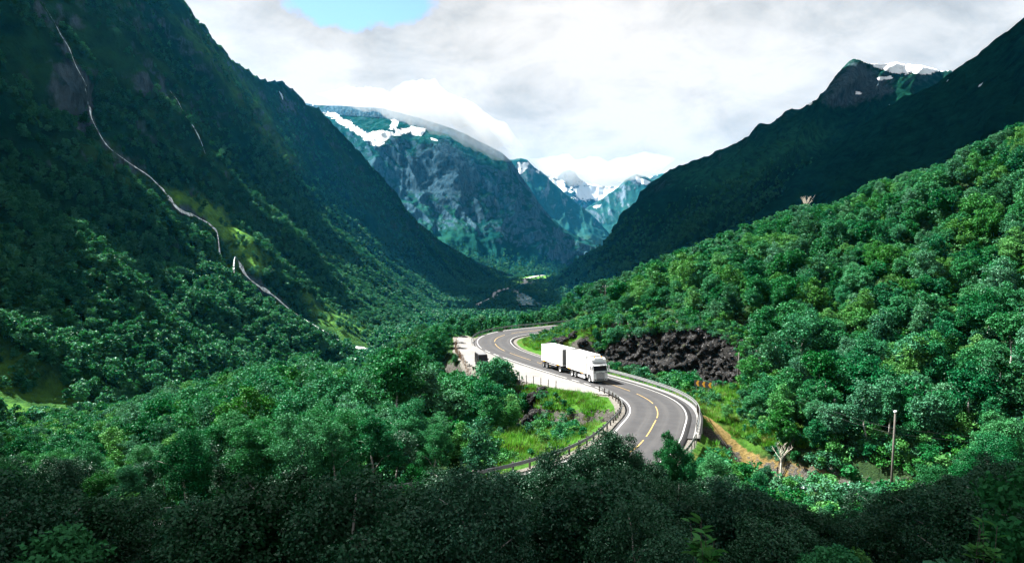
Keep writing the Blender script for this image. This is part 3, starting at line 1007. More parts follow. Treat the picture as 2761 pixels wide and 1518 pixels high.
def water_mat(m, foam_lo=0.48, foam_hi=0.64, scale=1.2, deep=(0.02, 0.05, 0.055), foam=(0.75, 0.8, 0.82)):
    m.use_nodes = True
    t = NT(m.node_tree)
    out = t.n('ShaderNodeOutputMaterial')
    b = t.n('ShaderNodeBsdfPrincipled')
    pos = t.n('ShaderNodeNewGeometry').outputs['Position']
    mp = t.n('ShaderNodeMapping')
    t.lk(pos, mp.inputs[0])
    mp.inputs['Scale'].default_value = (1, 1, 0.35)
    nz = t.noise(mp.outputs[0], scale, 6, 0.65, 0.8)
    f = t.mapr(nz, foam_lo, foam_hi)
    t.lk(t.mix(f, (*deep, 1), (*foam, 1)), b.inputs['Base Color'])
    t.lk(t.mapr(f, 0, 1, 0.12, 0.7), b.inputs['Roughness'])
    bp = t.n('ShaderNodeBump')
    bp.inputs['Strength'].default_value = 0.7
    bp.inputs['Distance'].default_value = 0.3
    t.lk(nz, bp.inputs['Height'])
    t.lk(bp.outputs[0], b.inputs['Normal'])
    t.lk(b.outputs[0], out.inputs[0])


water_mat(WATER)
FALLW = bpy.data.materials.new('falling_water')
water_mat(FALLW, 0.38, 0.60, 0.5, deep=(0.05, 0.06, 0.065), foam=(0.75, 0.79, 0.81))
CALM = bpy.data.materials.new('calm_river')
water_mat(CALM, 0.55, 0.75, 0.05, deep=(0.16, 0.2, 0.21), foam=(0.45, 0.48, 0.48))

vr = np.array([valley_px(x, y) for x, y in [(1286, 826), (1300, 819), (1322, 809.4), (1335, 800.5), (1336, 793), (1346, 785), (1372, 779), (1389, 772), (1411, 766), (1419, 761), (1413, 757), (1418, 752), (1440, 747), (1465, 743)]])
vr = catmull(vr, 8.0)
vr[:, 2] = valley_z(vr[:, 1]) + 1.6
V, F = ribbon(vr, np.interp(vr[:, 1], [900, 3000], [8, 16]))
tag(link('valley_road', new_mesh('valley_road', V, F), MATS['pale_road']), 'pale road winding along the distant valley floor', 'road', kind='structure')
vr = np.array([valley_px(x, y) for x, y in [(1445, 826), (1420, 816), (1410, 803), (1396, 790), (1388, 783), (1400, 774), (1430, 764), (1450, 755)]])
vr = catmull(vr, 8.0)
vr[:, 2] = valley_z(vr[:, 1]) + 1.3
V, F = ribbon(vr, np.interp(vr[:, 1], [900, 1100, 1400, 3000], [34, 26, 15, 18]), wvar=0.5)
tag(link('valley_river', new_mesh('valley_river', V, F), CALM), 'silvery river on the valley floor beyond the trees', 'river', kind='structure')

# ------------------------------------------------------------------ the road itself
def asphalt_mat():
    m = bpy.data.materials.new('asphalt')
    m.use_nodes = True
    t = NT(m.node_tree)
    out = t.n('ShaderNodeOutputMaterial')
    b = t.n('ShaderNodeBsdfPrincipled')
    b.inputs['Roughness'].default_value = 0.8
    b.inputs['Specular IOR Level'].default_value = 0.08
    uv = t.n('ShaderNodeUVMap', uv_map='UVMap').outputs[0]
    sep = t.n('ShaderNodeSeparateXYZ')
    t.lk(uv, sep.inputs[0])
    pos = t.n('ShaderNodeNewGeometry').outputs['Position']
    n1 = t.noise(pos, 0.5, 6, 0.6)
    n2 = t.noise(pos, 9.0, 5, 0.7)
    mp = t.n('ShaderNodeMapping')
    t.lk(uv, mp.inputs[0])
    mp.inputs['Scale'].default_value = (7.0, 0.04, 1.0)
    n3 = t.noise(mp.outputs[0], 1.0, 4, 0.6)
    c = t.mix(t.mapr(n1, 0.3, 0.7), (0.031, 0.031, 0.033, 1), (0.043, 0.043, 0.045, 1))
    # wheel tracks polished paler along each lane
    w = t.math('ABSOLUTE', t.math('SUBTRACT', t.math('ABSOLUTE', sep.outputs[0]), 0.5))
    tr = t.mapr(t.math('ABSOLUTE', t.math('SUBTRACT', w, 0.24)), 0.02, 0.15, 1.0, 0.0, True)
    c = t.mix(t.math('MULTIPLY', tr, t.mapr(n3, 0.35, 0.7, 0.1, 0.75)), c, (0.058, 0.057, 0.057, 1))
    c = t.mix(t.mapr(n3, 0.62, 0.75, 0, 0.5), c, (0.028, 0.028, 0.030, 1))
    c = t.mix(t.mapr(n2, 0.35, 0.7, 0, 0.35), c, (0.022, 0.022, 0.023, 1))
    t.lk(c, b.inputs['Base Color'])
    bp = t.n('ShaderNodeBump')
    bp.inputs['Strength'].default_value = 0.3
    bp.inputs['Distance'].default_value = 0.01
    t.lk(n2, bp.inputs['Height'])
    t.lk(bp.outputs[0], b.inputs['Normal'])
    t.lk(b.outputs[0], out.inputs[0])
    MATS['asphalt'] = m
    return m


def strip(off_a, off_b, i0, i1, lift):
    off_a = np.broadcast_to(np.asarray(off_a, float), (len(RC),))
    off_b = np.broadcast_to(np.asarray(off_b, float), (len(RC),))
    A = road_off(off_a, lift, i0, i1)
    B = road_off(off_b, lift, i0, i1)
    V = np.stack([A, B], 1).reshape(-1, 3)
    return V, grid_faces(len(A), 2, False)


simple_mat('white_paint', (0.28, 0.28, 0.275), 0.6, var=0.1, nscale=2, dirt=((0.25, 0.25, 0.25), 3.0, 0.58, 0.7))
simple_mat('yellow_paint', (0.26, 0.17, 0.05), 0.6, var=0.1, nscale=2, dirt=((0.25, 0.22, 0.15), 3.0, 0.6, 0.6))
simple_mat('pale_concrete', (0.11, 0.108, 0.104), 0.85, var=0.12, nscale=1.2, bump=0.3, dirt=((0.15, 0.15, 0.13), 1.5, 0.55, 0.6))
simple_mat('galvanised', (0.20, 0.207, 0.215), 0.45, 0.6, var=0.1, nscale=1.5)
simple_mat('dark_steel', (0.06, 0.062, 0.065), 0.5, 0.6, var=0.15)
simple_mat('dark_wood', (0.045, 0.038, 0.032), 0.85, var=0.3, nscale=2, bump=0.3)
simple_mat('pole_wood', (0.07, 0.064, 0.056), 0.9, var=0.3, nscale=1.5, bump=0.4)


def build_road():
    n = len(RC)
    offs = [np.linspace(-1, 1, 9)]
    A = []
    U = np.linspace(-1, 1, 9)
    for u in U:
        hw = np.where(u < 0, (HWL + 0.55), (HWR + 0.55))
        A.append(road_off(u * hw, 0.03))
    top = np.stack(A, 1)
    skirtL = top[:, :1].copy()
    skirtL[..., 2] -= 1.3
    skirtR = top[:, -1:].copy()
    skirtR[..., 2] -= 1.3
    V = np.concatenate([skirtL, top, skirtR], 1)
    nv = V.shape[1]
    me = new_mesh('road', V.reshape(-1, 3), grid_faces(n, nv), False)
    uv = me.uv_layers.new(name='UVMap')
    us = np.concatenate([[-1], U, [1]])
    UVv = np.stack(np.broadcast_arrays(us[None, :], RS[:, None]), -1).reshape(-1, 2)
    li = np.zeros(len(me.loops), np.int32)
    me.loops.foreach_get('vertex_index', li)
    uv.data.foreach_set('uv', UVv[li].astype(np.float32).ravel())
    road = link('road', me, asphalt_mat())
    tag(road, 'grey two lane asphalt road sweeping in an S bend with yellow centre line', 'road', kind='structure')
    L = 0.034 + 0.006
    # edge lines
    iT0, iT1 = road_idx(-4, 146), road_idx(16, 104)     # along the turnout the left edge line is broken
    for a, b in ((0, iT0), (iT1, n)):
        V, F = strip(-HWL - 0.07, -HWL + 0.07, a, b, L)
        link('edge_line', new_mesh('edge_line', V, F), MATS['white_paint'], road)
    V, F = strip(HWR - 0.07, HWR + 0.07, 0, n, L)
    link('edge_line', new_mesh('edge_line', V, F), MATS['white_paint'], road)
    s = RS[iT0] + 1.0
    while s < RS[iT1] - 2:
        a, b = int(np.searchsorted(RS, s)), int(np.searchsorted(RS, s + 2.4))
        mid_ = 8 < s - RS[iT0] < 30
        if mid_:
            b = int(np.searchsorted(RS, s + 4.2))
        V, F = strip(-HWL - 0.1, -HWL + 0.1, a, b + 1, L)
        link('edge_dash', new_mesh('edge_dash', V, F), MATS['white_paint'], road)
        s += 4.2 if mid_ else 4.2
    # yellow centre line: long dashes
    s = 2.0
    while s < RS[-1] - 12:
        a, b = int(np.searchsorted(RS, s)), int(np.searchsorted(RS, s + 9.0))
        V, F = strip(-0.06, 0.06, a, b + 1, L)
        link('centre_dash', new_mesh('centre_dash', V, F), MATS['yellow_paint'], road)
        s += 11.2
    # pale concrete edge beam under the outer barrier of the near bend
    i0, i1 = road_idx(11, 124), road_idx(14, 69)
    me = MB()
    a = road_off(HWR + 1.1, 0, i0, i1)
    b = road_off(HWR + 1.75, 0, i0, i1)
    V = []
    for p, q in zip(a, b):
        V += [(p[0], p[1], p[2] - 0.9), (p[0], p[1], p[2] + 0.12), (q[0], q[1], q[2] + 0.12), (q[0], q[1], q[2] - 1.4)]
    k = new_mesh('kerb', np.array(V), grid_faces(len(a), 4))
    tag(link('kerb', k, MATS['pale_concrete']), 'pale concrete edge beam under the barrier of the outer bend', 'kerb', kind='structure')
    # asphalt shoulder between edge line and beam
    V, F = strip(HWR + 0.50, HWR + 1.1, i0, i1, 0.022)
    link('shoulder', new_mesh('shoulder', V, F), MATS['asphalt'], road)
    return road


ROAD = build_road()


def build_turnout():
    from mathutils.geometry import tessellate_polygon
    # fine grid clipped to the outline
    xs = np.arange(-17, 15, 0.5)
    ys = np.arange(98, 163, 0.5)
    X, Y = np.meshgrid(xs, ys, indexing='ij')
    ins = in_poly(X + 0.25, Y + 0.25, TURNOUT)
    Z = S(X, Y) + 0.012 + 0.012 * fbm(X / 1.5, Y / 1.5, 3, 3)
    F = grid_faces(len(xs), len(ys)).reshape(len(xs) - 1, len(ys) - 1, 4)[ins[:-1, :-1]]
    me = new_mesh('gravel_turnout', np.stack([X, Y, Z], -1).reshape(-1, 3), F, True)
    m = simple_mat('gravel_pale', (0.112, 0.108, 0.102), 0.9, var=0.12, nscale=0.25, bump=0.5, bscale=6, dirt=((0.072, 0.068, 0.062), 0.3, 0.50, 0.8))
    tag(link('gravel_turnout', me, m), 'pale gravel lay-by beside the road behind the wire fence', 'lay-by', kind='structure')


build_turnout()
V, F = ribbon(RIVER, np.interp(RIVER[:, 1], [44, 62, 80, 100, 310], [2.4, 2.0, 2.8, 3.0, 6]), 0.15, 0.4)
tag(link('river', new_mesh('river', V, F), WATER), 'white foaming stream running through the ravine under the road', 'river', kind='structure')


# ------------------------------------------------------------------ waterfalls on the left wall
def bvh_of(P):
    nu, nv = P.shape[:2]
    return BVHTree.FromPolygons([Vector(p) for p in P.reshape(-1, 3)], grid_faces(nu, nv).tolist())


LEFT_BVH = bvh_of(SURF['left']['P'])
GROUND_BVH = bvh_of(SURF['ground']['P'])


def waterfall(path, widths, label, lift=0.5):
    pts = []
    path = catmull(path, 5.0)
    for x, y in path:
        r = px_dir(x, y).normalized()
        hits = [q for q in (b.ray_cast(Vector((0, 0, 0)), r) for b in (LEFT_BVH, GROUND_BVH)) if q[0] is not None]
        if r.z < 0:
            vx, vy, vz = valley_px(x, y)
            hits.append((Vector((vx, vy, vz + 1.3)), Vector((0, 0, 1)), 0, Vector((vx, vy, vz)).length))
        if hits:
            h = min(hits, key=lambda q: q[3])
            pts.append((h[0], h[1]))
    raw = np.array([p.length for p, _ in pts])
    jump = np.zeros(len(raw))
    jump[1:] = np.abs(np.diff(raw)) / raw[1:]
    jump = np.maximum(jump, np.concatenate([jump[1:], [0]]))
    dist = smooth1(raw, 14) * 0.993
    co = np.array([tuple(p.normalized() * k) for (p, _), k in zip(pts, dist)])
    for i in range(3):
        co[:, i] = smooth1(co[:, i], 5)
    nr = np.array([tuple(v if v.z >= 0 else -v) for _, v in pts])
    for i in range(3):
        nr[:, i] = smooth1(nr[:, i], 8)
    V = []
    wk = np.interp(np.linspace(0, 1, len(co)), np.linspace(0, 1, len(widths)), widths)
    jit = fbm(np.arange(len(co)) / 3.0, np.zeros(len(co)), 3, 7)
    for i, (p, nrm) in enumerate(pts):
        t = Vector(co[min(i + 1, len(co) - 1)] - co[max(i - 1, 0)]).normalized()
        nn = Vector(nr[i]).normalized()
        sd = t.cross(nn).normalized()
        w = wk[i] * max(0.05, 1 + 1.3 * jit[i]) * 0.5 * (0.12 if jump[i] > 0.035 else 1.0)
        c = Vector(co[i]) + nn * lift
        V += [c - sd * w, c + nn * 0.25 * wk[i] * 0.3, c + sd * w]
    me = new_mesh('waterfall', np.array([tuple(v) for v in V]), grid_faces(len(co), 3), True)
    tag(link('waterfall', me, FALLW), label, 'waterfall', kind='structure')


waterfall(FALL1, [0.2, 0.35, 0.22, 0.45, 0.25, 0.5, 1.5, 0.9, 1.1, 1.5, 0.5, 1.2, 4.0], 'long white waterfall threading down the left mountainside into the trees', 0.9)
waterfall(FALL2, [0.4, 0.7, 0.3], 'short thin waterfall on the dark cliff right of the long one', 0.7)


# ------------------------------------------------------------------ trees: prototypes
leaf_mat('leaf_green', (0.008, 0.098, 0.030))
leaf_mat('leaf_bright', (0.026, 0.130, 0.022))
leaf_mat('leaf_grey', (0.022, 0.106, 0.050))
leaf_mat('leaf_alder', (0.006, 0.052, 0.021), trans=0.12, gloss=0.022)  # same kind of tree, foreground shade put into a darker leaf colour
leaf_mat('leaf_slope', (0.016, 0.112, 0.050), var=0.4, trans=0.25, gloss=0.012)
simple_mat('birch_bark', (0.30, 0.29, 0.27), 0.85, var=0.4, nscale=6, dirt=((0.03, 0.03, 0.03), 5.0, 0.55, 0.9))
simple_mat('dead_wood', (0.42, 0.38, 0.32), 0.9, var=0.3, nscale=4)


def crown_mesh(name, seed, h, rad, nleaf, size, nclump, base=0.18, loose=1.0, mat='leaf_green', low=0.85):
    """a crown of leaf blades set on the shells of many small clumps inside an uneven egg"""
    g = np.random.default_rng(seed)
    # a few uneven lobes, each a stretched ball of small clumps
    nl = int(g.integers(4, 8))
    la = np.arange(nl) * 2.4 + g.uniform(0, 6)
    lz = np.sort(g.uniform(base + 0.16, 0.80, nl))[::-1]
    lr = rad * g.uniform(0.30, 0.62, nl) * (1.15 - 0.5 * lz)
    lo = rad * g.uniform(0.1, 0.72, nl) * (1.1 - 0.85 * np.clip(lz - 0.3, 0, 1))
    lo[0] *= 0.3
    LC = np.column_stack([lo * np.cos(la), lo * np.sin(la), lz * h])
    lh = np.minimum(lr * g.uniform(1.1, 1.7, nl), (1.0 - lz) * h * 1.0 + 0.1 * h)
    kk = g.choice(nl, nclump, p=lr ** 2 / (lr ** 2).sum())
    dd = g.normal(size=(nclump, 3))
    dd /= np.linalg.norm(dd, axis=1, keepdims=True)
    dd *= np.cbrt(g.uniform(0.25, 1.0, nclump))[:, None]
    C = LC[kk] + dd * np.column_stack([lr[kk], lr[kk], lh[kk]])
    C[:, 2] = np.clip(C[:, 2], base * h, h * 1.02)
    cr_ = rad * g.uniform(0.08, 0.30, nclump) * loose * (30 / nclump) ** 0.24
    k = g.choice(nclump, nleaf, p=cr_ ** 2 / (cr_ ** 2).sum())
    d = g.normal(size=(nleaf, 3))
    d[:, 2] = d[:, 2] * 0.85 + 0.25
    d /= np.linalg.norm(d, axis=1, keepdims=True)
    P = C[k] + d * cr_[k][:, None] * np.abs(g.normal(0.9, 0.28, nleaf))[:, None] * np.array([1, 1, 0.82])
    nr = d * 0.6 + g.normal(size=(nleaf, 3)) * 0.7 + np.array([0, 0, 0.25])
    nr /= np.linalg.norm(nr, axis=1, keepdims=True)
    a = np.cross(nr, g.normal(size=(nleaf, 3)))
    a /= np.linalg.norm(a, axis=1, keepdims=True) + 1e-9
    b = np.cross(nr, a)
    s = size * g.uniform(0.6, 1.35, nleaf)[:, None]
    V = np.stack([P - a * s * 0.62, P - b * s * 0.40 + nr * s * 0.06, P + a * s * 0.62, P + b * s * 0.40 + nr * s * 0.06], 1).reshape(-1, 3)
    F = np.arange(nleaf * 4).reshape(-1, 4)
    me = new_mesh(name, V, F)
    me.materials.append(MATS[mat])
    return me, C


def trunk_mesh(name, seed, h, C, mat='birch_bark', n=7, limbs=7):
    g = random.Random(seed)
    mb = MB()
    pts, x, y = [], 0.0, 0.0
    for i in range(7):
        t = i / 6
        pts.append((x, y, t * h * 0.70 - 0.5 * (i == 0)))
        x += g.uniform(-0.14, 0.14) * h / 8
        y += g.uniform(-0.14, 0.14) * h / 8
    mb.tube(pts, [0.016 * h * (1 - 0.85 * i / 6) + 0.012 for i in range(7)], n)
    for _ in range(limbs):
        c = Vector(C[g.randrange(len(C))])
        zz = max(0.15 * h, c.z - math.hypot(c.x, c.y) * 0.9)
        zz = min(zz, h * 0.66)
        q = min(5, int(zz / (h * 0.70) * 6))
        p0 = Vector(pts[q]).lerp(Vector(pts[q + 1]), zz / (h * 0.70) * 6 - q)
        m = p0.lerp(c, 0.5) + Vector((0, 0, 0.05 * h))
        mb.tube([p0, m, c], [0.007 * h, 0.004 * h, 0.0015 * h], 5)
    me = mb.mesh(name, smooth=True)
    me.materials.append(MATS[mat])
    return me


PROTO = bpy.data.collections.new('prototypes')


class Scatter:
    """one object whose points each carry one of a few prototype meshes"""
    def __init__(self, key, meshes):
        self.col = bpy.data.collections.new('proto_' + key)
        for i, me in enumerate(meshes):
            self.col.objects.link(bpy.data.objects.new('%s_%02d' % (key, i), me))
        self.n = len(meshes)

    def make(self, name, P, scale, rot, label, cat, kind='stuff', seed=0):
        P = np.asarray(P, float)
        me = bpy.data.meshes.new(name)
        me.vertices.add(len(P))
        me.vertices.foreach_set('co', P.astype(np.float32).ravel())
        g = np.random.default_rng(seed)
        vattr(me, 'pick', g.integers(0, self.n, len(P)), 'INT')
        vattr(me, 'turn', rot, 'FLOAT_VECTOR')
        vattr(me, 'size', scale, 'FLOAT_VECTOR')
        me.update()
        o = link(name, me)
        ng = bpy.data.node_groups.new('scatter_' + name, 'GeometryNodeTree')
        ng.interface.new_socket('Geometry', in_out='INPUT', socket_type='NodeSocketGeometry')
        ng.interface.new_socket('Geometry', in_out='OUTPUT', socket_type='NodeSocketGeometry')
        gi, go = ng.nodes.new('NodeGroupInput'), ng.nodes.new('NodeGroupOutput')
        ip = ng.nodes.new('GeometryNodeInstanceOnPoints')
        ci = ng.nodes.new('GeometryNodeCollectionInfo')
        ci.inputs['Collection'].default_value = self.col
        ci.inputs['Separate Children'].default_value = True
        ci.inputs['Reset Children'].default_value = True
        ip.inputs['Pick Instance'].default_value = True

        def na(nm, dt):
            a = ng.nodes.new('GeometryNodeInputNamedAttribute')
            a.data_type = dt
            a.inputs['Name'].default_value = nm
            return a.outputs[0]
        ng.links.new(gi.outputs[0], ip.inputs['Points'])
        ng.links.new(ci.outputs[0], ip.inputs['Instance'])
        ng.links.new(na('pick', 'INT'), ip.inputs['Instance Index'])
        ng.links.new(na('turn', 'FLOAT_VECTOR'), ip.inputs['Rotation'])
        ng.links.new(na('size', 'FLOAT_VECTOR'), ip.inputs['Scale'])
        ng.links.new(ip.outputs[0], go.inputs[0])
        md = o.modifiers.new('scatter', 'NODES')
        md.node_group = ng
        tag(o, label, cat, kind=kind)
        return o


def tree_set(key, lod, mat, seed, nvar):
    nleaf, size, ncl = lod
    out = []
    for i in range(nvar):
        g = random.Random(seed + i)
        me, C = crown_mesh('crown_%s' % key, seed + i, 8.0, g.uniform(2.3, 3.1), nleaf, size, ncl, base=g.uniform(0.08, 0.24), low=g.uniform(0.7, 1.0), mat=mat)
        out.append((me, C))
    return out


LOD_A, LOD_B, LOD_C, LOD_D, LOD_E = (26000, 0.092, 150), (9000, 0.165, 120), (2800, 0.28, 64), (620, 0.54, 30), (170, 0.95, 15)
SETS = {}
for _mt in ('green', 'bright', 'grey', 'alder'):  # alder: same kind of tree, leaf colour darkened for foreground shade
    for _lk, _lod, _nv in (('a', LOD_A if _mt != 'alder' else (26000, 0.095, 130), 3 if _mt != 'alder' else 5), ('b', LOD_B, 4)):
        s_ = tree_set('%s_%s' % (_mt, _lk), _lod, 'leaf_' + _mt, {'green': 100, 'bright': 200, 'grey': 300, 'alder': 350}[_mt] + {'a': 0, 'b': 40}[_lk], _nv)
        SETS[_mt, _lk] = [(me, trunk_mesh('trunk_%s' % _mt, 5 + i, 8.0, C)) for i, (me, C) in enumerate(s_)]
FOREST_B = Scatter('hill_tree', [me for k in ('green', 'green', 'green', 'bright', 'grey') for me, _ in SETS[k, 'b'][:3]])
FOREST_C = Scatter('mid_tree', [me for m_ in ('green', 'green', 'grey') for me, _ in tree_set('mid_' + m_, LOD_C, 'leaf_' + m_, 400 + len(m_), 3)])
FOREST_D = Scatter('slope_tree', [me for me, _ in tree_set('slope', LOD_D, 'leaf_slope', 500, 6)])
FOREST_E = Scatter('far_tree', [me for me, _ in tree_set('far', LOD_E, 'leaf_slope', 600, 4)])


# ------------------------------------------------------------------ where trees may stand
def must_see():
    pts = []
    for off in np.linspace(-4.2, 5.4, 9):
        P = road_off(off)
        m = (P[:, 1] > (80 if off < 0 else 74)) & (P[:, 1] < 168)
        pts.append(P[m][::2])
        if off > -3:
            q = P[(P[:, 1] > 92) & (P[:, 1] < 132)][::3].copy()
            q[:, 2] += 3.0
            pts.append(q)
    X, Y = np.meshgrid(np.arange(-13, 14, 1.0), np.arange(99, 161, 1.2))
    ins = in_poly(X, Y, TURNOUT)
    T = np.column_stack([X[ins], Y[ins], S(X[ins], Y[ins])])
    tx, ty, _ = proj(T)
    pts.append(T[(tx > 1362) | (ty < 962)])
    pts.append(road_off(-HWL - 1.0)[::2][road_off(-HWL - 1.0)[::2, 1] > 80])

    def pix(lst, d):
        return np.array([W(x, y, d) for x, y in lst])
    pts.append(pix([(x, y) for x in range(1600, 1970, 16) for y in range(925, 1046, 12)], 131))
    pts.append(pix([(x, y) for x in range(1868, 1920, 8) for y in range(1022, 1085, 8)], 101))
    pts.append(pix([(x, y) for x in range(1500, 1680, 14) for y in range(1065, 1150, 10) if y < 1150 - abs(x - 1600) * 0.4], 97))
    pts.append(pix([(x, y) for x in range(1420, 1490, 10) for y in range(1090, 1165, 10)], 103))
    pts.append(pix([(x, y) for x in range(1368, 1450, 8) for y in range(1175, 1238, 8)], 66))
    pts.append(pix([(x, y) for x in range(1860, 1990, 12) for y in range(1075, 1185, 9)], 82))
    pts.append(pix([(x, y) for x in range(1950, 2030, 10) for y in range(1150, 1220, 9)], 76))
    pts.append(pix([(x, y) for x in range(1380, 1480, 10) for y in range(935, 975, 8)], 142))
    pts.append(pix([(2402, y) for y in range(1110, 1250, 6)], 60))
    pts.append(pix([(1985, y) for y in range(960, 1088, 8)], 100))
    pts.append(pix([(x, 1320 + (x - 2220) * 0.35) for x in range(2210, 2300, 10)], 68))
    pts.append(pix([(x, y) for x in range(1376, 1500, 8) for y in range(748, 822, 8)], 900))
    return np.vstack(pts)


MUST = must_see()
MPX, MPY, MD = proj(MUST)
SKY_R = D([(1330, 762), (1430, 716), (1500, 700), (1560, 684), (1650, 640), (1750, 607), (1830, 574), (1880, 556), (2000, 510), (2100, 502), (2200, 446), (2300, 416), (2400, 384), (2450, 346), (2575, 286), (2800, 200)])
LIM_L = [(-400, 1180), (0, 1140), (250, 1120), (430, 1030), (560, 1000), (690, 960), (810, 925), (870, 962), (985, 972), (1005, 945), (1070, 900), (1120, 862), (1200, 836), (1260, 826), (1330, 838), (1440, 832)]
LIM_N = [(-600, 1280), (0, 1190), (300, 1165), (600, 1090), (900, 1050), (1100, 1055), (1230, 1090), (1330, 1150), (1400, 1236), (1470, 1218), (1560, 1180), (1640, 1130), (1700, 1130), (1745, 1180), (1790, 1148), (1840, 1170), (1900, 1185), (1980, 1225), (2060, 1230), (2140, 1290), (2230, 1300), (2330, 1270), (2450, 1250), (2640, 1150), (2700, 1040), (3200, 900)]


def fits(x, y, z, h, rad, jit=0.0):
    """True when a tree of this size leaves free what the photo shows behind it"""
    px, py, dp = proj(np.array([x, y, z + 0.56 * h]))
    _, ty, _ = proj(np.array([x, y, z + h]))
    a, b = rad * FPX / dp, 0.47 * h * FPX / dp
    if px < 1445 and ty < np.interp(px, *zip(*LIM_L)) + jit * 0.6:
        return False
    if y < 72 and ty < np.interp(px, *zip(*LIM_N)) + jit:
        return False
    if px >= 1400 and ty < np.interp(px, *zip(*SKY_R)):
        return False
    m = MD > dp + 2
    return not np.any(((MPX[m] - px) / a) ** 2 + ((MPY[m] - py) / b) ** 2 < 1.0)


def place_trees():
    g = random.Random(12)
    spots = []
    yy = 17.0
    while yy < 300:
        sp = 3.2 if yy < 60 else (3.45 if yy < 130 else 3.7)
        half = yy * 0.76 + 16
        x = max(-128, -half)
        while x < min(182, half):
            X, Y = x + g.uniform(-0.45, 0.45) * sp, yy + g.uniform(-0.45, 0.45) * sp
            spots.append((X, Y))
            x += sp
        yy += sp * 0.92
    A = np.array(spots)
    dr, _ = dist_poly(A[:, 0], A[:, 1], RC_POLY)
    dv, _ = dist_poly(A[:, 0], A[:, 1], RIV_POLY)
    dt, _ = dist_poly(A[:, 0], A[:, 1], TURNOUT + TURNOUT[:1])
    tin = in_poly(A[:, 0], A[:, 1], TURNOUT)
    dw, _ = dist_poly(A[:, 0], A[:, 1], WALL_PATH)
    ok = (dr > 6.0) & (dv > 2.6) & (dt > 1.4) & ~tin & (dw > 2.0)
    A = A[ok]
    Z = ground_z(A[:, 0], A[:, 1])
    nz = fbm(A[:, 0] / 16, A[:, 1] / 16, 3, 99)
    out = []
    for (x, y), z, q in zip(A, Z, nz):
        r0 = g.random()
        h = (4.2 + 5.2 * g.random() ** 1.2) * (1 + 0.25 * q)
        if x < 12 and 50 < y < 140:
            h *= 1.18
        if y < 34:
            h = g.uniform(5.5, 8.0)
        if y > 170 and x < 30:
            h *= 0.85
        rad = 0.38 * h
        jit = 70 * g.random() ** 1.5 * (45 / max(y, 30))
        for k in (1.0, 0.86, 0.74, 0.62, 0.5, 0.4, 0.3):
            if fits(x, y, z, h * k, rad * k, jit):
                if k < 0.5 and g.random() < 0.35:
                    break
                out.append((x, y, z - 0.15, h * k, q, g.random()))
                break
    return out


# ------------------------------------------------------------------ forests on the mountain walls
def surf_points(key, count, seed, keep, jmin=0, jmax=None):
    """random points over a lofted surface, denser where faces are larger, filtered by keep(px, py, v, P, n)"""
    sd = SURF[key]
    P, vv, n = sd['P'], sd['vv'], sd['n']
    nf = int(np.sum(vv <= 1.0))
    g = np.random.default_rng(seed)
    a = np.linalg.norm(np.cross(P[1:, :-1] - P[:-1, :-1], P[:-1, 1:] - P[:-1, :-1]), axis=-1)[:, :nf - 1]
    ii = g.choice(a.size, count, p=(a / a.sum()).ravel())
    i, j = np.unravel_index(ii, a.shape)
    s, t = g.uniform(0, 1, count), g.uniform(0, 1, count)
    Q = P[i, j] * ((1 - s) * (1 - t))[:, None] + P[i + 1, j] * (s * (1 - t))[:, None] + P[i, j + 1] * ((1 - s) * t)[:, None] + P[i + 1, j + 1] * (s * t)[:, None]
    v = vv[j] * (1 - t) + vv[j + 1] * t
    px, py, dp = proj(Q)
    m = keep(px, py, v, Q, n[i, j], g) & (v > -0.02) & (px > -250) & (px < 3000) & (py > -150)
    return Q[m]


def upright(n, g, tilt=0.12):
    return np.column_stack([g.normal(0, tilt, n), g.normal(0, tilt, n), g.uniform(0, 6.28, n)])


MEADOWS = [D([(395, 470), (470, 480), (560, 520), (640, 600), (690, 690), (640, 690), (560, 610), (470, 560)]), D([(490, 575), (620, 705), (730, 795), (705, 800), (580, 700)]), D([(740, 730), (850, 765), (960, 830), (1010, 870), (900, 885), (790, 820)]), D([(-60, 860), (40, 880), (150, 960), (240, 1050), (100, 1090), (-60, 1000)])]


def left_keep(px, py, v, Q, n, g):
    k = np.zeros(len(px))
    d = Q[:, 1]
    low = 1 - sstep(0.30, 0.46, v + 0.10 * fbm(d / 70, v * 9, 3, 14))
    k = np.maximum(k, low)
    strip_ = pmask(px, py, D([(640, 330), (700, 400), (800, 500), (930, 600), (1040, 700), (1120, 780), (1010, 860), (900, 760), (780, 640), (690, 520), (630, 420)]), 25)
    k = np.maximum(k, strip_)
    k = np.maximum(k, 0.75 * sstep(-0.2, 0.4, fbm(d / 60, v * 12, 4, 33)) * (1 - sstep(0.75, 0.98, v)))
    for mdw in MEADOWS:
        k = k * (1 - 0.88 * pmask(px, py, mdw, 10))
    q, _ = dist_poly(px, py, FALL1)
    k = k * np.where(py > 860, sstep(14, 24, q), sstep(7, 16, q))
    k = k * np.where(n[:, 2] < 0.42, 0.25, 1.0)
    thin = np.clip(420 / d, 0.22, 1.0)
    return g.uniform(0, 1, len(px)) < k * thin


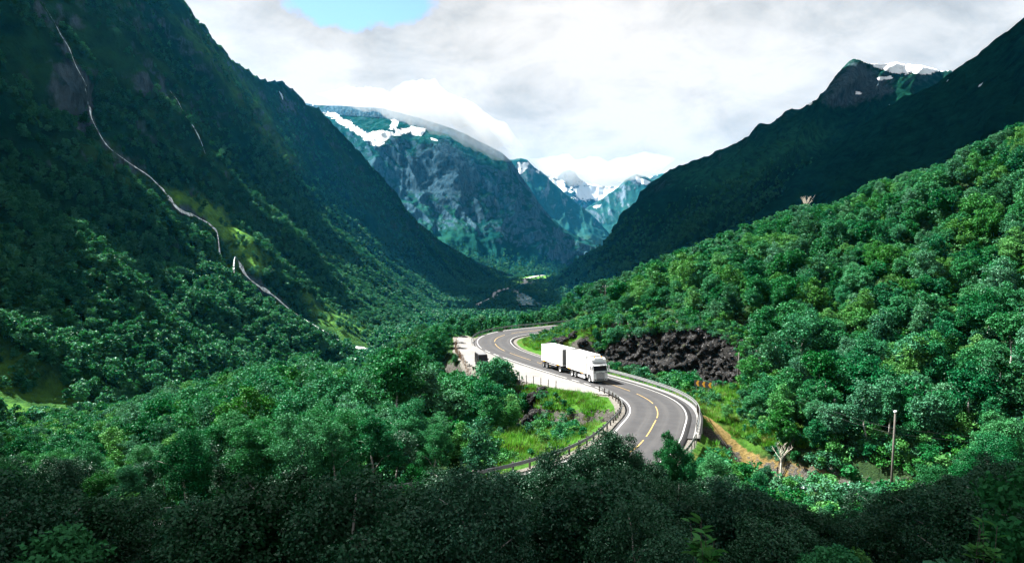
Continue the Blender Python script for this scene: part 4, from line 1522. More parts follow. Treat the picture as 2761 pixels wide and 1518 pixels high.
def build_wall_forests():
    g = np.random.default_rng(5)
    Q = surf_points('left', 220000, 21, left_keep)
    near = Q[:, 1] < 620
    for m, sc_, lo, hi, nm, lb in ((near, FOREST_D, 0.40, 0.78, 'forest', 'birch forest covering the lower left mountainside'), (~near, FOREST_E, 0.5, 0.9, 'forest', 'distant forest on the left mountain wall further down the valley')):
        P = Q[m]
        s = g.uniform(lo, hi, len(P)) * np.where(P[:, 1] > 1000, 1.25, 1.0)
        sc_.make(nm, P - np.array([0, 0, 0.3]), np.column_stack([s * 1.1, s * 1.1, s]), upright(len(P), g), lb, 'forest', seed=3)
    print('left forest', near.sum(), (~near).sum())

    def mid_keep(px, py, v, Q, n, gg):
        k = 1 - sstep(0.10, 0.30, v + 0.06 * fbm(Q[:, 0] / 150, Q[:, 1] / 150, 3, 4))
        return gg.uniform(0, 1, len(px)) < k * 0.8
    Q = surf_points(MID, 30000, 31, mid_keep)
    s = g.uniform(1.2, 2.1, len(Q))
    FOREST_E.make('forest', Q, np.column_stack([s * 1.2, s * 1.2, s]), upright(len(Q), g), 'far sunlit forest on the talus below the rock massif', 'forest', seed=4)

    def right_keep(px, py, v, Q, n, gg):
        k = 0.75 * (1 - sstep(0.35, 0.62, v + 0.1 * fbm(Q[:, 0] / 120, Q[:, 1] / 120, 3, 9)))
        return gg.uniform(0, 1, len(px)) < k * np.clip(900 / Q[:, 1], 0.2, 1)
    Q = surf_points(RWALL, 40000, 41, right_keep)
    s = g.uniform(0.8, 1.35, len(Q))
    FOREST_E.make('forest', Q, np.column_stack([s * 1.15, s * 1.15, s]), upright(len(Q), g), 'shaded forest on the dark right valley wall', 'forest', seed=6)
    # valley floor woods
    n = 16000
    y = 240 * (3300 / 240) ** g.uniform(0, 1, n)
    x = g.uniform(-120, 160, n)
    P = np.column_stack([x, y, valley_z(y) - 0.3])
    px, py, dp = proj(P)
    k = sstep(-0.25, 0.2, fbm(x / 60, y / 110, 3, 55)) * (1 - 0.85 * pmask(px, py, [(1400, 742), (1425, 733), (1500, 735), (1500, 750), (1430, 760)], 4))
    dro, _ = dist_poly(px, py, [(1286, 826), (1300, 819), (1322, 809.4), (1335, 800.5), (1336, 793), (1346, 785), (1372, 779), (1389, 772), (1411, 766), (1419, 761), (1413, 757), (1418, 752), (1440, 747), (1465, 743)])
    driv = pmask(px, py, [(1392, 820), (1415, 800), (1455, 802), (1460, 828), (1400, 830)], 4)
    dfa, _ = dist_poly(px, py, FALL1)
    k = k * sstep(2, 5, dro) * (1 - driv) * sstep(10, 18, dfa)
    m = (g.uniform(0, 1, n) < k) & (px > 900) & (px < 1600)
    P = P[m]
    s = g.uniform(0.55, 1.0, len(P)) * np.where(P[:, 1] > 1200, 1.3, 1.0)
    FOREST_E.make('forest', P, np.column_stack([s * 1.2, s * 1.2, s]), upright(len(P), g), 'scattered woods on the flat valley floor', 'forest', seed=8)


build_wall_forests()


EXTRA = [(1322, 930, 112, 0.42), (1342, 950, 109, 0.40), (1385, 985, 112, 0.36), (1408, 1010, 113, 0.34), (1300, 1010, 106, 0.4), (1648, 1118, 45.5, 0.7), (1605, 1148, 44.5, 0.85), (1556, 1176, 43, 0.95), (1505, 1200, 42.5, 1.0), (1395, 1238, 41, 1.0), (1786, 1147, 47, 0.55), (1700, 1205, 45, 0.6), (1835, 1185, 47, 0.8), (1445, 1222, 41, 1.0)]


def build_near_trees():
    T = place_trees()
    for px, pyt, d, w in EXTRA:                        # the bushes standing in front of the van
        top = W(px, pyt, d)
        gz = float(ground_z(np.array([top[0]]), np.array([d]))[0])
        T.append((top[0], d, gz - 0.1, top[2] - gz, 0.0, 0.5, w if d < 60 else 1.0))
    g = random.Random(77)
    # those that show largest become single trees, the rest one wood
    def shows(t):
        px, py, dp = proj(np.array([t[0], t[1], t[2] + t[3] * 0.6]))
        inside = -60 < px < 2820 and py < 1560
        return (t[3] / dp) * (1 if inside else 0.02)
    T.sort(key=shows, reverse=True)
    single, rest = T[:300], T[300:]
    lab = {
        'fore': ('tree in the dark foreground thicket', 'foreground trees'),
        'left': ('birch left of the ravine', 'birch trees left of the ravine'),
        'bank': ('birch on the bank above the stream', 'birch trees right of the stream'),
        'hill': ('birch on the hillside above the cutting', 'birch trees on the right hillside'),
        'bend': ('birch beside the road bend', 'birch trees beside the road'),
    }
    tint = {'green': 'deep green', 'bright': 'light yellow-green', 'grey': 'grey-green', 'alder': 'shade-darkened glossy'}
    size = lambda h: 'bushy' if h < 3.8 else ('tall' if h > 7.2 else ('young' if h < 5.4 else 'full-crowned'))
    cols = ['at the left edge', 'far left', 'left', 'left of centre', 'just left of centre', 'just right of centre', 'right of centre', 'right', 'far right', 'at the right edge']
    rows = [(1420, 'bottom edge'), (1340, 'near the bottom'), (1270, 'low down'), (1200, 'lower middle'), (1120, 'middle'), (1050, 'upper middle'), (960, 'upper row'), (-9999, 'topmost row')]
    kinds = {}
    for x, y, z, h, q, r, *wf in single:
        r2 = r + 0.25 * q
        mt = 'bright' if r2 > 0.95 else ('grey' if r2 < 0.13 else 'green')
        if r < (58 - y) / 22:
            mt = 'alder'  # nearest trees take the leaf colour darkened for shade
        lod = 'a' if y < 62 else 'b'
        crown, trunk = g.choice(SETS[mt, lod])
        dr = float(dist_poly(np.array([x]), np.array([y]), RC_POLY)[0][0])
        zone = 'fore' if y < 48 else ('bend' if dr < 11 else ('left' if x < 4 else ('bank' if y < 92 else 'hill')))
        t = empty('alder_tree' if mt == 'alder' else 'birch_tree', (x, y, z), (g.gauss(0, 0.05), g.gauss(0, 0.05), g.uniform(0, 6.28)))  # alder_tree: same kind of tree with the shade-darkened leaf colour
        k = h / 8.0
        wf = wf[0] if wf else 1.0
        t.scale = (k * wf * g.uniform(0.95, 1.2), k * wf * g.uniform(0.95, 1.2), k)
        qx, qy, _ = proj(np.array([x, y, z + h * 0.7]))
        where = cols[int(np.clip(qx / 2761 * 10, 0, 9))]
        row = next(nm for lim, nm in rows if qy > lim)
        tag(t, 'tree', 'tree', lab[zone][1])
        kinds.setdefault('%s %s %s, %s' % (size(h), tint[mt], lab[zone][0], row), []).append((float(qx), where, t))
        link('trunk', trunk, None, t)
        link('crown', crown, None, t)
    ordn = ['first', 'second', 'third', 'fourth', 'fifth', 'sixth', 'seventh', 'eighth', 'ninth', 'tenth', 'eleventh', 'twelfth', 'thirteenth', 'fourteenth', 'fifteenth', 'sixteenth', 'seventeenth', 'eighteenth', 'nineteenth', 'twentieth']
    ordn += ['twenty-' + o for o in ordn[:9]] + ['thirtieth'] + ['thirty-' + o for o in ordn[:9]] + ['fortieth'] + ['forty-' + o for o in ordn[:9]]
    for base_, lst in kinds.items():
        lst.sort(key=lambda q: q[0])
        for i, (_, where, t) in enumerate(lst):
            t['label'] = '%s, %s' % (base_, where if len(lst) == 1 else '%s from left' % ordn[i])
    gg = np.random.default_rng(8)
    Rr = np.array([t[:4] for t in rest])
    for m, sc_, nm in ((Rr[:, 1] < 165, FOREST_B, 'dense birch wood filling the near hillside between the single trees'), (Rr[:, 1] >= 165, FOREST_C, 'birch wood behind the far bend and over the hill crest')):
        P = Rr[m]
        k = P[:, 3] / 8
        w = k * gg.uniform(0.95, 1.2, len(P))
        sc_.make('woodland', P[:, :3], np.column_stack([w, w, k]), upright(len(P), gg, 0.05), nm, 'woodland', seed=9)
    print('near trees', len(T))


build_near_trees()


# ------------------------------------------------------------------ the lorry with its trailer
def road_px(px, py):
    r = px_dir(px, py)
    y = 100.0
    for _ in range(300):
        z = float(S(r.x / r.y * y, y))
        y = 0.7 * y + 0.3 * max(20, min(400, z * r.y / r.z))
    return Vector((r.x / r.y * y, y, float(S(r.x / r.y * y, y))))


simple_mat('truck_white', (0.56, 0.56, 0.565), 0.3, var=0.03, spec=0.5, dirt=((0.45, 0.43, 0.40), 1.2, 0.6, 0.35))
simple_mat('container_white', (0.52, 0.52, 0.52), 0.5, var=0.04, nscale=0.6, dirt=((0.42, 0.38, 0.33), 0.9, 0.6, 0.35))
simple_mat('container_groove', (0.10, 0.10, 0.10), 0.6, var=0.05)
simple_mat('rubber', (0.018, 0.018, 0.018), 0.85, var=0.2)
simple_mat('chassis', (0.010, 0.010, 0.011), 0.7, 0.0, spec=0.1, var=0.2)
simple_mat('rim_steel', (0.62, 0.63, 0.64), 0.35, 0.8, var=0.1)
simple_mat('dark_glass', (0.003, 0.003, 0.004), 0.12, 0, spec=0.10, var=0.05)
simple_mat('grille_dark', (0.008, 0.008, 0.009), 0.6, spec=0.08, var=0.1)
simple_mat('lamp_lens', (0.72, 0.74, 0.76), 0.12, var=0.05, spec=0.8)
simple_mat('amber', (0.85, 0.33, 0.03), 0.25, var=0.1, spec=0.6)
simple_mat('ink', (0.05, 0.05, 0.06), 0.6, var=0.05)
simple_mat('grey_paint', (0.34, 0.35, 0.36), 0.45, var=0.08)


def tyre_mesh(r=0.5, w=0.30):
    prof = [(-w / 2, r * 0.60), (-w / 2, r * 0.90), (-w / 2 * 0.8, r), (w / 2 * 0.8, r), (w / 2, r * 0.90), (w / 2, r * 0.60)]
    return lathe(prof, 24)


def lathe(prof, n):
    """profile of (y, radius) turned about the y axis"""
    mb = MB()
    V = []
    for k in range(n):
        a = 2 * math.pi * k / n
        for y, r in prof:
            V.append((r * math.cos(a), y, r * math.sin(a)))
    m = len(prof)
    F = []
    for k in range(n):
        for i in range(m - 1):
            F.append([k * m + i, k * m + i + 1, ((k + 1) % n) * m + i + 1, ((k + 1) % n) * m + i])
    mb.add(V, F)
    return mb


TYRE = tyre_mesh().mesh('tyre', smooth=True)
TYRE.materials.append(MATS['rubber'])
RIM = lathe([(0.10, 0.0), (0.10, 0.10), (0.04, 0.13), (0.02, 0.22), (0.12, 0.27), (0.13, 0.305), (-0.13, 0.305), (-0.12, 0.0)], 18).mesh('rim', smooth=False)
RIM.materials.append(MATS['rim_steel'])
RIM_IN = lathe([(0.04, 0.0), (0.02, 0.12), (-0.05, 0.16), (-0.06, 0.25), (0.12, 0.27), (0.13, 0.305), (-0.13, 0.305), (-0.12, 0.0)], 18).mesh('rim', smooth=False)
RIM_IN.materials.append(MATS['rim_steel'])


def wheel(parent, x, side, rim=RIM, r=0.5, width=0.0):
    y = side * (1.10 - width)
    w = bpy.data.objects.new('wheel', TYRE)
    COL.objects.link(w)
    w.parent = parent
    w.location = (x, y, r)
    w.scale = (r / 0.5, side, r / 0.5)
    q = bpy.data.objects.new('rim', rim)
    COL.objects.link(q)
    q.parent = w
    return w


def text_part(name, body, size, mat, parent, loc, rot):
    cu = bpy.data.curves.new('lettering', 'FONT')
    cu.body = body
    cu.size = size
    cu.align_x = 'CENTER'
    cu.align_y = 'CENTER'
    cu.extrude = 0.004
    tmp = bpy.data.objects.new('tmp_text', cu)
    COL.objects.link(tmp)
    dg = bpy.context.evaluated_depsgraph_get()
    me = bpy.data.meshes.new_from_object(tmp.evaluated_get(dg))
    bpy.data.objects.remove(tmp)
    me.name = name
    me.materials.clear()
    return link(name, me, mat, parent, loc, rot)


def container(parent, x0, x1, z0, z1, name='container', hw=1.275):
    """box body with corrugated sides between corner posts, rails and roof"""
    body = MB()
    body.box(((x0 + x1) / 2, 0, (z0 + z1) / 2), (x1 - x0 - 0.1, 2 * hw - 0.12, z1 - z0 - 0.06))
    c = body.obj(name, MATS['container_groove'], parent)
    for y in (-1, 1):
        s = MB()
        n = int((x1 - x0 - 0.4) / 0.36)
        for i in range(n):
            a = x0 + 0.22 + i * (x1 - x0 - 0.44) / n
            w = (x1 - x0 - 0.44) / n
            s.prism([(a + 0.02 * w, y * (hw - 0.065)), (a + 0.22 * w, y * (hw - 0.018)), (a + 0.62 * w, y * (hw - 0.018)), (a + 0.82 * w, y * (hw - 0.065))], 'z', z0 + 0.16, z1 - 0.12)
        s.obj('side_ribs', MATS['container_white'], c)
    f = MB()
    for x in (x0 + 0.08, x1 - 0.08):
        for y in (-1, 1):
            f.box((x, y * (hw - 0.07), (z0 + z1) / 2), (0.16, 0.14, z1 - z0))
    for y in (-1, 1):
        f.box(((x0 + x1) / 2, y * (hw - 0.05), z1 - 0.06), (x1 - x0 - 0.3, 0.11, 0.13))
        f.box(((x0 + x1) / 2, y * (hw - 0.05), z0 + 0.08), (x1 - x0 - 0.3, 0.11, 0.16))
    for x in (x0 + 0.06, x1 - 0.06):
        f.box((x, 0, z1 - 0.07), (0.12, 2 * hw - 0.3, 0.14))
        f.box((x, 0, z0 + 0.08), (0.12, 2 * hw - 0.3, 0.16))
    f.obj('corner_frame', MATS['container_white'], c, bevel=0.015)
    MB().box(((x0 + x1) / 2, 0, z1 - 0.015), (x1 - x0 - 0.26, 2 * hw - 0.24, 0.05)).obj('roof_panel', MATS['container_white'], c)
    for y in (-1, 1):
        for xx, ww in ((x0 + 1.1, 0.9), (x1 - 1.5, 1.0)):
            MB().box((xx, y * (hw + 0.006), z0 + 0.04), (ww, 0.02, 0.13)).obj('reflector', MATS['amber'], c)
        MB().box((x1 - 0.9, y * (hw - 0.012), z1 - 0.42), (0.6, 0.014, 0.07)).obj('marking', MATS['grey_paint'], c)
        MB().box((x0 + 0.75, y * (hw - 0.012), z1 - 0.6), (0.45, 0.014, 0.06)).obj('marking', MATS['grey_paint'], c)
    return c


def build_truck():
    fw = road_px(1589.4, 1031.7)       # right front wheel on the road
    bw = road_px(1541, 1014.5)         # right rear bogie wheel
    h = (fw - bw)
    hd = math.atan2(h.y, h.x)
    right = Vector((math.sin(hd), -math.cos(hd), 0))
    AX = -1.42                          # front axle behind the nose
    base = fw - right * 1.2 - Vector((math.cos(hd), math.sin(hd), 0)) * AX
    base.z = 0
    slope = -math.atan2(h.z, math.hypot(h.x, h.y))
    z0 = float(S(fw.x, fw.y)) + 0.045
    t = empty('truck', (base.x, base.y, z0 + math.tan(-slope) * 1.42), (0, slope, hd))
    tag(t, 'white lorry with white container and matching drawbar trailer driving round the bend', 'truck')
    # --- cab
    prof = [(-2.30, 0.62), (-2.30, 3.55), (-2.05, 3.82), (-1.25, 3.86), (-0.62, 3.62), (-0.40, 3.10), (-0.30, 2.72), (-0.06, 1.85), (-0.02, 1.2), (-0.03, 0.55), (-0.10, 0.34), (-0.75, 0.34), (-0.80, 0.95), (-0.98, 1.16), (-1.42, 1.24), (-1.86, 1.16), (-2.02, 0.95), (-2.06, 0.62)]
    cab = MB().prism(prof, 'y', -1.23, 1.23).obj('cab', MATS['truck_white'], t, bevel=0.05)
    ws = MB().add([(-0.285, -1.06, 2.70), (-0.285, 1.06, 2.70), (-0.045, 1.12, 1.92), (-0.045, -1.12, 1.92), (-0.345, -1.06, 2.68), (-0.345, 1.06, 2.68), (-0.105, 1.12, 1.90), (-0.105, -1.12, 1.90)], [[0, 1, 2, 3], [7, 6, 5, 4], [0, 4, 5, 1], [1, 5, 6, 2], [2, 6, 7, 3], [3, 7, 4, 0]])
    for i in range(8):
        v = ws.V[i]
        ws.V[i] = (v[0] + 0.035, v[1], v[2])
    ws.obj('windscreen', MATS['dark_glass'], cab)
    for s in (-1, 1):
        q = MB().add([(-0.40, s * 1.236, 2.62), (-1.25, s * 1.236, 2.62), (-1.25, s * 1.236, 1.98), (-0.20, s * 1.236, 1.98), (-0.40, s * 1.20, 2.62), (-1.25, s * 1.20, 2.62), (-1.25, s * 1.20, 1.98), (-0.20, s * 1.20, 1.98)], [[0, 1, 2, 3], [4, 7, 6, 5], [0, 4, 5, 1], [1, 5, 6, 2], [2, 6, 7, 3], [3, 7, 4, 0]])
        q.obj('side_window', MATS['dark_glass'], cab)
        mm = MB().box((-0.10, s * 1.44, 2.40), (0.20, 0.24, 0.52)).box((-0.10, s * 1.44, 2.02), (0.20, 0.22, 0.22)).box((-0.22, s * 1.30, 2.62), (0.12, 0.26, 0.06))
        mi = mm.obj('mirror', MATS['truck_white'], cab, bevel=0.03)
        MB().box((-0.21, s * 1.44, 2.40), (0.02, 0.19, 0.44)).obj('mirror_glass', MATS['dark_glass'], mi)
        MB().add([(0.015, s * 0.68, 0.78), (0.015, s * 1.10, 0.84), (-0.03, s * 1.20, 0.98), (0.012, s * 0.72, 0.98), (-0.06, s * 0.68, 0.78), (-0.06, s * 1.10, 0.84), (-0.1, s * 1.20, 0.98), (-0.06, s * 0.72, 0.98)], [[0, 1, 2, 3], [4, 7, 6, 5], [0, 4, 5, 1], [1, 5, 6, 2], [2, 6, 7, 3], [3, 7, 4, 0]]).obj('headlight', MATS['lamp_lens'], cab)
        MB().box((0.0, s * 0.86, 0.56), (0.06, 0.22, 0.11)).obj('fog_light', MATS['dark_glass'], cab)
        MB().box((0.0, s * 0.98, 1.72), (0.05, 0.30, 0.10)).obj('air_intake', MATS['grille_dark'], cab)
        MB().box((-1.45, s * 1.235, 1.5), (1.2, 0.016, 0.02)).obj('door_seam', MATS['grey_paint'], cab)
        MB().box((-0.62, s * 1.23, 0.62), (0.1, 0.04, 0.42)).obj('step', MATS['grille_dark'], cab)
    # grille: alternating bars
    g = MB().box((-0.02, 0, 1.12), (0.05, 1.36, 0.92)).obj('grille', MATS['grille_dark'], cab)
    for i in range(5):
        MB().box((0.014, 0, 0.78 + i * 0.17), (0.05, 1.40 - 0.03 * abs(i - 2), 0.085)).obj('grille_bar', MATS['truck_white'], g, bevel=0.015)
    MB().box((-0.02, 0, 0.50), (0.05, 1.25, 0.10)).obj('lower_grille', MATS['grille_dark'], cab)
    MB().box((-0.02, 0, 0.66), (0.05, 1.25, 0.07)).obj('lower_grille', MATS['grille_dark'], cab)
    MB().box((0.005, 0, 1.72), (0.05, 1.5, 0.17)).obj('name_panel', MATS['truck_white'], cab)
    text_part('lettering', 'SCANIA', 0.17, MATS['ink'], cab, (0.034, 0, 1.72), (R(90), 0, R(90)))
    # visor above the windscreen and the lamp bar on the roof
    v = MB().add([(-0.30, -1.15, 2.98), (-0.30, 1.15, 2.98), (-0.02, 1.12, 2.72), (-0.02, -1.12, 2.72), (-0.33, -1.15, 2.94), (-0.33, 1.15, 2.94), (-0.05, 1.12, 2.68), (-0.05, -1.12, 2.68)], [[0, 1, 2, 3], [7, 6, 5, 4], [0, 4, 5, 1], [1, 5, 6, 2], [2, 6, 7, 3], [3, 7, 4, 0]]).obj('sun_visor', MATS['truck_white'], cab)
    MB().box((-0.40, 0, 3.10), (0.10, 2.1, 0.05)).obj('roof_seam', MATS['grille_dark'], cab)
    MB().box((-0.47, 0, 3.30), (0.05, 1.7, 0.04)).obj('roof_seam', MATS['grey_paint'], cab)
    MB().box((-0.30, 0, 2.99), (0.04, 1.0, 0.08)).obj('name_plate', MATS['grey_paint'], cab)
    lb = MB().box((-0.86, 0, 3.84), (0.22, 1.5, 0.06)).obj('lamp_bar', MATS['truck_white'], cab)
    for s in (-1, 1):
        MB().tube([(-0.86, s * 0.58, 3.86), (-0.86, s * 0.58, 4.02)], [0.13, 0.10], 10).obj('beacon', MATS['amber'], lb)
        MB().box((-0.78, s * 0.25, 3.92), (0.1, 0.2, 0.12)).obj('roof_lamp', MATS['lamp_lens'], lb)
    # --- chassis, tank, skirts
    MB().box((-5.6, 0, 0.86), (6.9, 0.9, 0.30)).box((-6.0, 0, 1.08), (7.2, 2.2, 0.12)).obj('chassis', MATS['chassis'], t)
    for s in (-1, 1):
        sk = MB().box((-4.3, s * 1.16, 0.56), (2.6, 0.10, 0.34)).obj('side_skirt', MATS['truck_white'], t)
        for i in range(4):
            MB().box((-3.25 - i * 0.34, s * 1.17, 0.92), (0.09, 0.06, 0.30)).obj('skirt_slat', MATS['truck_white'], sk)
        MB().tube([(-4.9, s * 0.95, 0.80), (-4.1, s * 0.95, 0.80)], 0.26, 12).obj('air_tank', MATS['grille_dark'], t)
        MB().box((-7.25, s * 1.12, 1.12), (2.5, 0.30, 0.05)).obj('mudguard', MATS['chassis'], t)
    container(t, -9.95, -2.50, 1.18, 4.02)
    for s in (-1, 1):
        wheel(t, AX, s)
        wheel(t, -6.55, s, RIM_IN)
        wheel(t, -7.90, s, RIM)
    # --- trailer follows the curve, hinged at the drawbar
    fr = road_px(1508.5, 1006.0)
    rr = road_px(1470.0, 994.0)
    d2 = fr - rr
    hd2 = math.atan2(d2.y, d2.x)
    inv = t.matrix_basis.inverted() if False else None
    M = Matrix.LocRotScale(t.location, t.rotation_euler, None)
    hitch = M @ Vector((-10.2, 0, 0.0))
    off = Vector((math.cos(hd2), math.sin(hd2), 0))
    trailer_o = hitch - off * 1.25
    loc = M.inverted() @ trailer_o
    s2 = -math.atan2(float(S(*(trailer_o - off * 1.0).xy)) - float(S(*(trailer_o - off * 7.0).xy)), 6.0)
    zt = float(S(trailer_o.x, trailer_o.y)) + 0.045
    T2 = M.inverted() @ Matrix.LocRotScale(Vector((trailer_o.x, trailer_o.y, zt)), Matrix.Rotation(hd2, 3, 'Z').to_quaternion() @ Matrix.Rotation(s2, 3, 'Y').to_quaternion(), None)

    def place(o):
        o.matrix_parent_inverse = Matrix()
        o.matrix_basis = T2 @ o.matrix_basis
    before = set(t.children)
    container(t, -7.45, 0.0, 1.18, 4.02, 'trailer_container')
    MB().box((-3.7, 0, 0.92), (7.2, 0.9, 0.28)).box((-3.7, 0, 1.11), (7.3, 2.2, 0.10)).box((-7.36, 0, 0.75), (0.12, 2.3, 0.34)).obj('trailer_chassis', MATS['chassis'], t)
    MB().tube([(1.35, 0, 0.72), (-1.0, 0.45, 0.74)], 0.06, 6).tube([(1.35, 0, 0.72), (-1.0, -0.45, 0.74)], 0.06, 6).obj('drawbar', MATS['chassis'], t)
    for s in (-1, 1):
        MB().box((-3.5, s * 1.16, 0.72), (2.7, 0.07, 0.32)).obj('trailer_skirt', MATS['chassis'], t)
        MB().box((-3.5, s * 1.17, 0.91), (2.7, 0.06, 0.05)).obj('skirt_rail', MATS['truck_white'], t)
        MB().box((-7.44, s * 0.95, 0.85), (0.05, 0.4, 0.16)).obj('tail_light', MATS['amber'], t)
        wheel(t, -0.95, s, RIM)
        wheel(t, -5.55, s, RIM_IN)
        wheel(t, -6.85, s, RIM_IN)
    MB().box((0.012, -0.35, 1.95), (0.02, 0.34, 0.34)).obj('trailer_badge', MATS['ink'], t)
    MB().box((0.012, -0.2, 3.75), (0.02, 1.1, 0.08)).obj('trailer_marking', MATS['grey_paint'], t)
    for o in set(t.children) - before:
        place(o)
    return t


build_truck()


# ------------------------------------------------------------------ dark van in the lay-by
def build_van():
    p = road_px(1306, 992)
    cx = p.x
    t = empty('van', (p.x, p.y, float(S(p.x, p.y)) + 0.02), (0, 0, R(-76)))
    t.scale = (0.84, 0.84, 0.84)
    tag(t, 'black van parked nose towards the viewer in the gravel lay-by behind a bush', 'van')
    simple_mat('van_black', (0.006, 0.006, 0.007), 0.35, var=0.1, spec=0.12)
    simple_mat('van_roof', (0.11, 0.11, 0.115), 0.4, var=0.1)
    prof = [(0.0, 0.42), (0.02, 0.85), (-0.12, 1.08), (-0.95, 1.32), (-1.55, 2.28), (-1.85, 2.46), (-5.35, 2.46), (-5.5, 2.30), (-5.55, 0.42), (-4.95, 0.42), (-4.85, 0.72), (-4.5, 0.84), (-4.15, 0.72), (-4.05, 0.42), (-1.45, 0.42), (-1.35, 0.72), (-1.0, 0.84), (-0.65, 0.72), (-0.55, 0.42)]
    b = MB().prism(prof, 'y', -0.98, 0.98).obj('body', MATS['van_black'], t, bevel=0.05)
    MB().box((-3.6, 0, 2.47), (3.3, 1.7, 0.05)).obj('roof_panel', MATS['van_roof'], b)
    for s in (-1, 1):
        MB().tube([(-2.0, s * 0.86, 2.56), (-5.2, s * 0.86, 2.56)], 0.03, 6).obj('roof_rail', MATS['dark_steel'], b)
        MB().box((-1.5, s * 1.12, 1.55), (0.14, 0.22, 0.26)).obj('mirror', MATS['van_black'], b, bevel=0.03)
        MB().box((-0.04, s * 0.70, 0.92), (0.14, 0.36, 0.16)).obj('headlight', MATS['lamp_lens'], b)
        MB().add([(-1.3, s * 0.986, 1.5), (-1.75, s * 0.986, 2.2), (-2.7, s * 0.986, 2.2), (-2.7, s * 0.986, 1.5), (-1.3, s * 0.95, 1.5), (-1.75, s * 0.95, 2.2), (-2.7, s * 0.95, 2.2), (-2.7, s * 0.95, 1.5)], [[0, 1, 2, 3], [4, 7, 6, 5], [0, 4, 5, 1], [1, 5, 6, 2], [2, 6, 7, 3], [3, 7, 4, 0]]).obj('side_window', MATS['dark_glass'], b)
        for x in (-1.0, -4.5):
            w = wheel(t, x, s, RIM, 0.34, 0.22)
    MB().add([(-0.985, -0.85, 1.36), (-0.985, 0.85, 1.36), (-1.53, 0.78, 2.25), (-1.53, -0.78, 2.25), (-1.03, -0.85, 1.33), (-1.03, 0.85, 1.33), (-1.58, 0.78, 2.22), (-1.58, -0.78, 2.22)], [[0, 1, 2, 3], [7, 6, 5, 4], [0, 4, 5, 1], [1, 5, 6, 2], [2, 6, 7, 3], [3, 7, 4, 0]]).obj('windscreen', MATS['dark_glass'], b)
    MB().box((0.02, 0, 0.72), (0.05, 1.1, 0.22)).obj('grille', MATS['grille_dark'], b)
    MB().box((0.03, 0, 0.5), (0.03, 0.52, 0.11)).obj('number_plate', MATS['truck_white'], b)


build_van()


# ------------------------------------------------------------------ guardrails, fences
def rail_sweep(path, prof):
    """profile (outward, up) swept along a path of points"""
    P = np.asarray(path, float)
    T = np.gradient(P[:, :2], axis=0)
    T /= np.linalg.norm(T, axis=1, keepdims=True) + 1e-9
    N = np.stack([-T[:, 1], T[:, 0]], -1)
    V = []
    for o, u in prof:
        V.append(np.column_stack([P[:, :2] + N * o, P[:, 2] + u]))
    V = np.stack(V, 1)
    V = np.concatenate([V, V[:, :1]], 1)
    return V.reshape(-1, 3), grid_faces(len(P), len(prof) + 1)


WBEAM = [(0.0, 0.75), (0.045, 0.70), (0.0, 0.62), (0.0, 0.58), (0.045, 0.51), (0.0, 0.45), (-0.02, 0.45), (0.02, 0.51), (-0.02, 0.58), (-0.02, 0.62), (0.02, 0.70), (-0.02, 0.75)]
POST = MB().box((0, 0, 0.33), (0.10, 0.07, 0.90)).mesh('post')
POST.materials.append(MATS['galvanised'])
POST_DARK = MB().box((0, 0, 0.33), (0.13, 0.13, 0.95)).mesh('post')
POST_DARK.materials.append(MATS['dark_wood'])


def along(path, step, start=0.3):
    P = np.asarray(path, float)
    s = np.concatenate([[0], np.cumsum(np.linalg.norm(np.diff(P, axis=0), axis=1))])
    T = np.gradient(P, axis=0)
    for d in np.arange(start, s[-1], step):
        p = [float(np.interp(d, s, P[:, i])) for i in range(3)]
        t = [float(np.interp(d, s, T[:, i])) for i in range(3)]
        yield p, math.atan2(t[1], t[0])


def guardrail(name, path, label, post=POST, step=2.0, flip=1, second=False, mat='galvanised', back=0.10, cap=False):
    t = empty(name, tuple(path[0]))
    tag(t, label, 'guardrail' if 'guard' in name else 'railing')
    P = np.asarray(path) - np.asarray(path[0])
    V, F = rail_sweep(P, [(flip * a, b) for a, b in WBEAM])
    link('rail', new_mesh('rail', V, F), MATS[mat], t)
    if cap:
        V, F = rail_sweep(P, [(-flip * 0.10, 0.84), (-flip * 0.10, 0.90), (-flip * 0.02, 0.90), (-flip * 0.02, 0.84)])
        link('top_rail', new_mesh('top_rail', V, F), MATS['galvanised'], t)
    for p, a in along(P, step):
        o = bpy.data.objects.new('post', post)
        COL.objects.link(o)
        o.parent = t
        o.location = (p[0] + math.sin(a) * flip * back, p[1] - math.cos(a) * flip * back, p[2])
        o.rotation_euler = (0, 0, a)
    return t


iA, iB = road_idx(10.5, 122), road_idx(17.3, 85)
guardrail('guardrail', road_off(HWR + 1.42, 0.10, iA, iB), 'galvanised guardrail round the outside of the near bend below the rock cutting', step=1.35, flip=-1, cap=True)
iC = road_idx(13.6, 70.5)
P = road_off(HWR + 1.42, 0.10, iB, iC)
rl = empty('bridge_railing', tuple(P[0]))
tag(rl, 'dark three rail bridge railing where the near bend crosses the stream', 'railing')
for zz in (0.30, 0.62, 0.95):
    V, F = rail_sweep(P - P[0], [(-0.03, zz - 0.05), (0.03, zz - 0.05), (0.03, zz + 0.05), (-0.03, zz + 0.05)])
    link('rail', new_mesh('rail', V, F), MATS['galvanised'], rl)
for p, a in along(P - P[0], 1.5):
    o = bpy.data.objects.new('post', POST_DARK)
    COL.objects.link(o)
    o.parent = rl
    o.location = (p[0] - math.sin(a) * -0.09, p[1] + math.cos(a) * -0.09, p[2] + 0.15)
    o.rotation_euler = (0, 0, a)
iD, iE, iF = road_idx(16.2, 103.2), road_idx(13.5, 70.2), road_idx(-30, 37)
guardrail('guardrail', road_off(-HWL - 0.95, 0.0, iD, iF), 'guardrail on dark posts along the inside of the near bend', post=POST_DARK, step=2.0, flip=1, back=0.14)
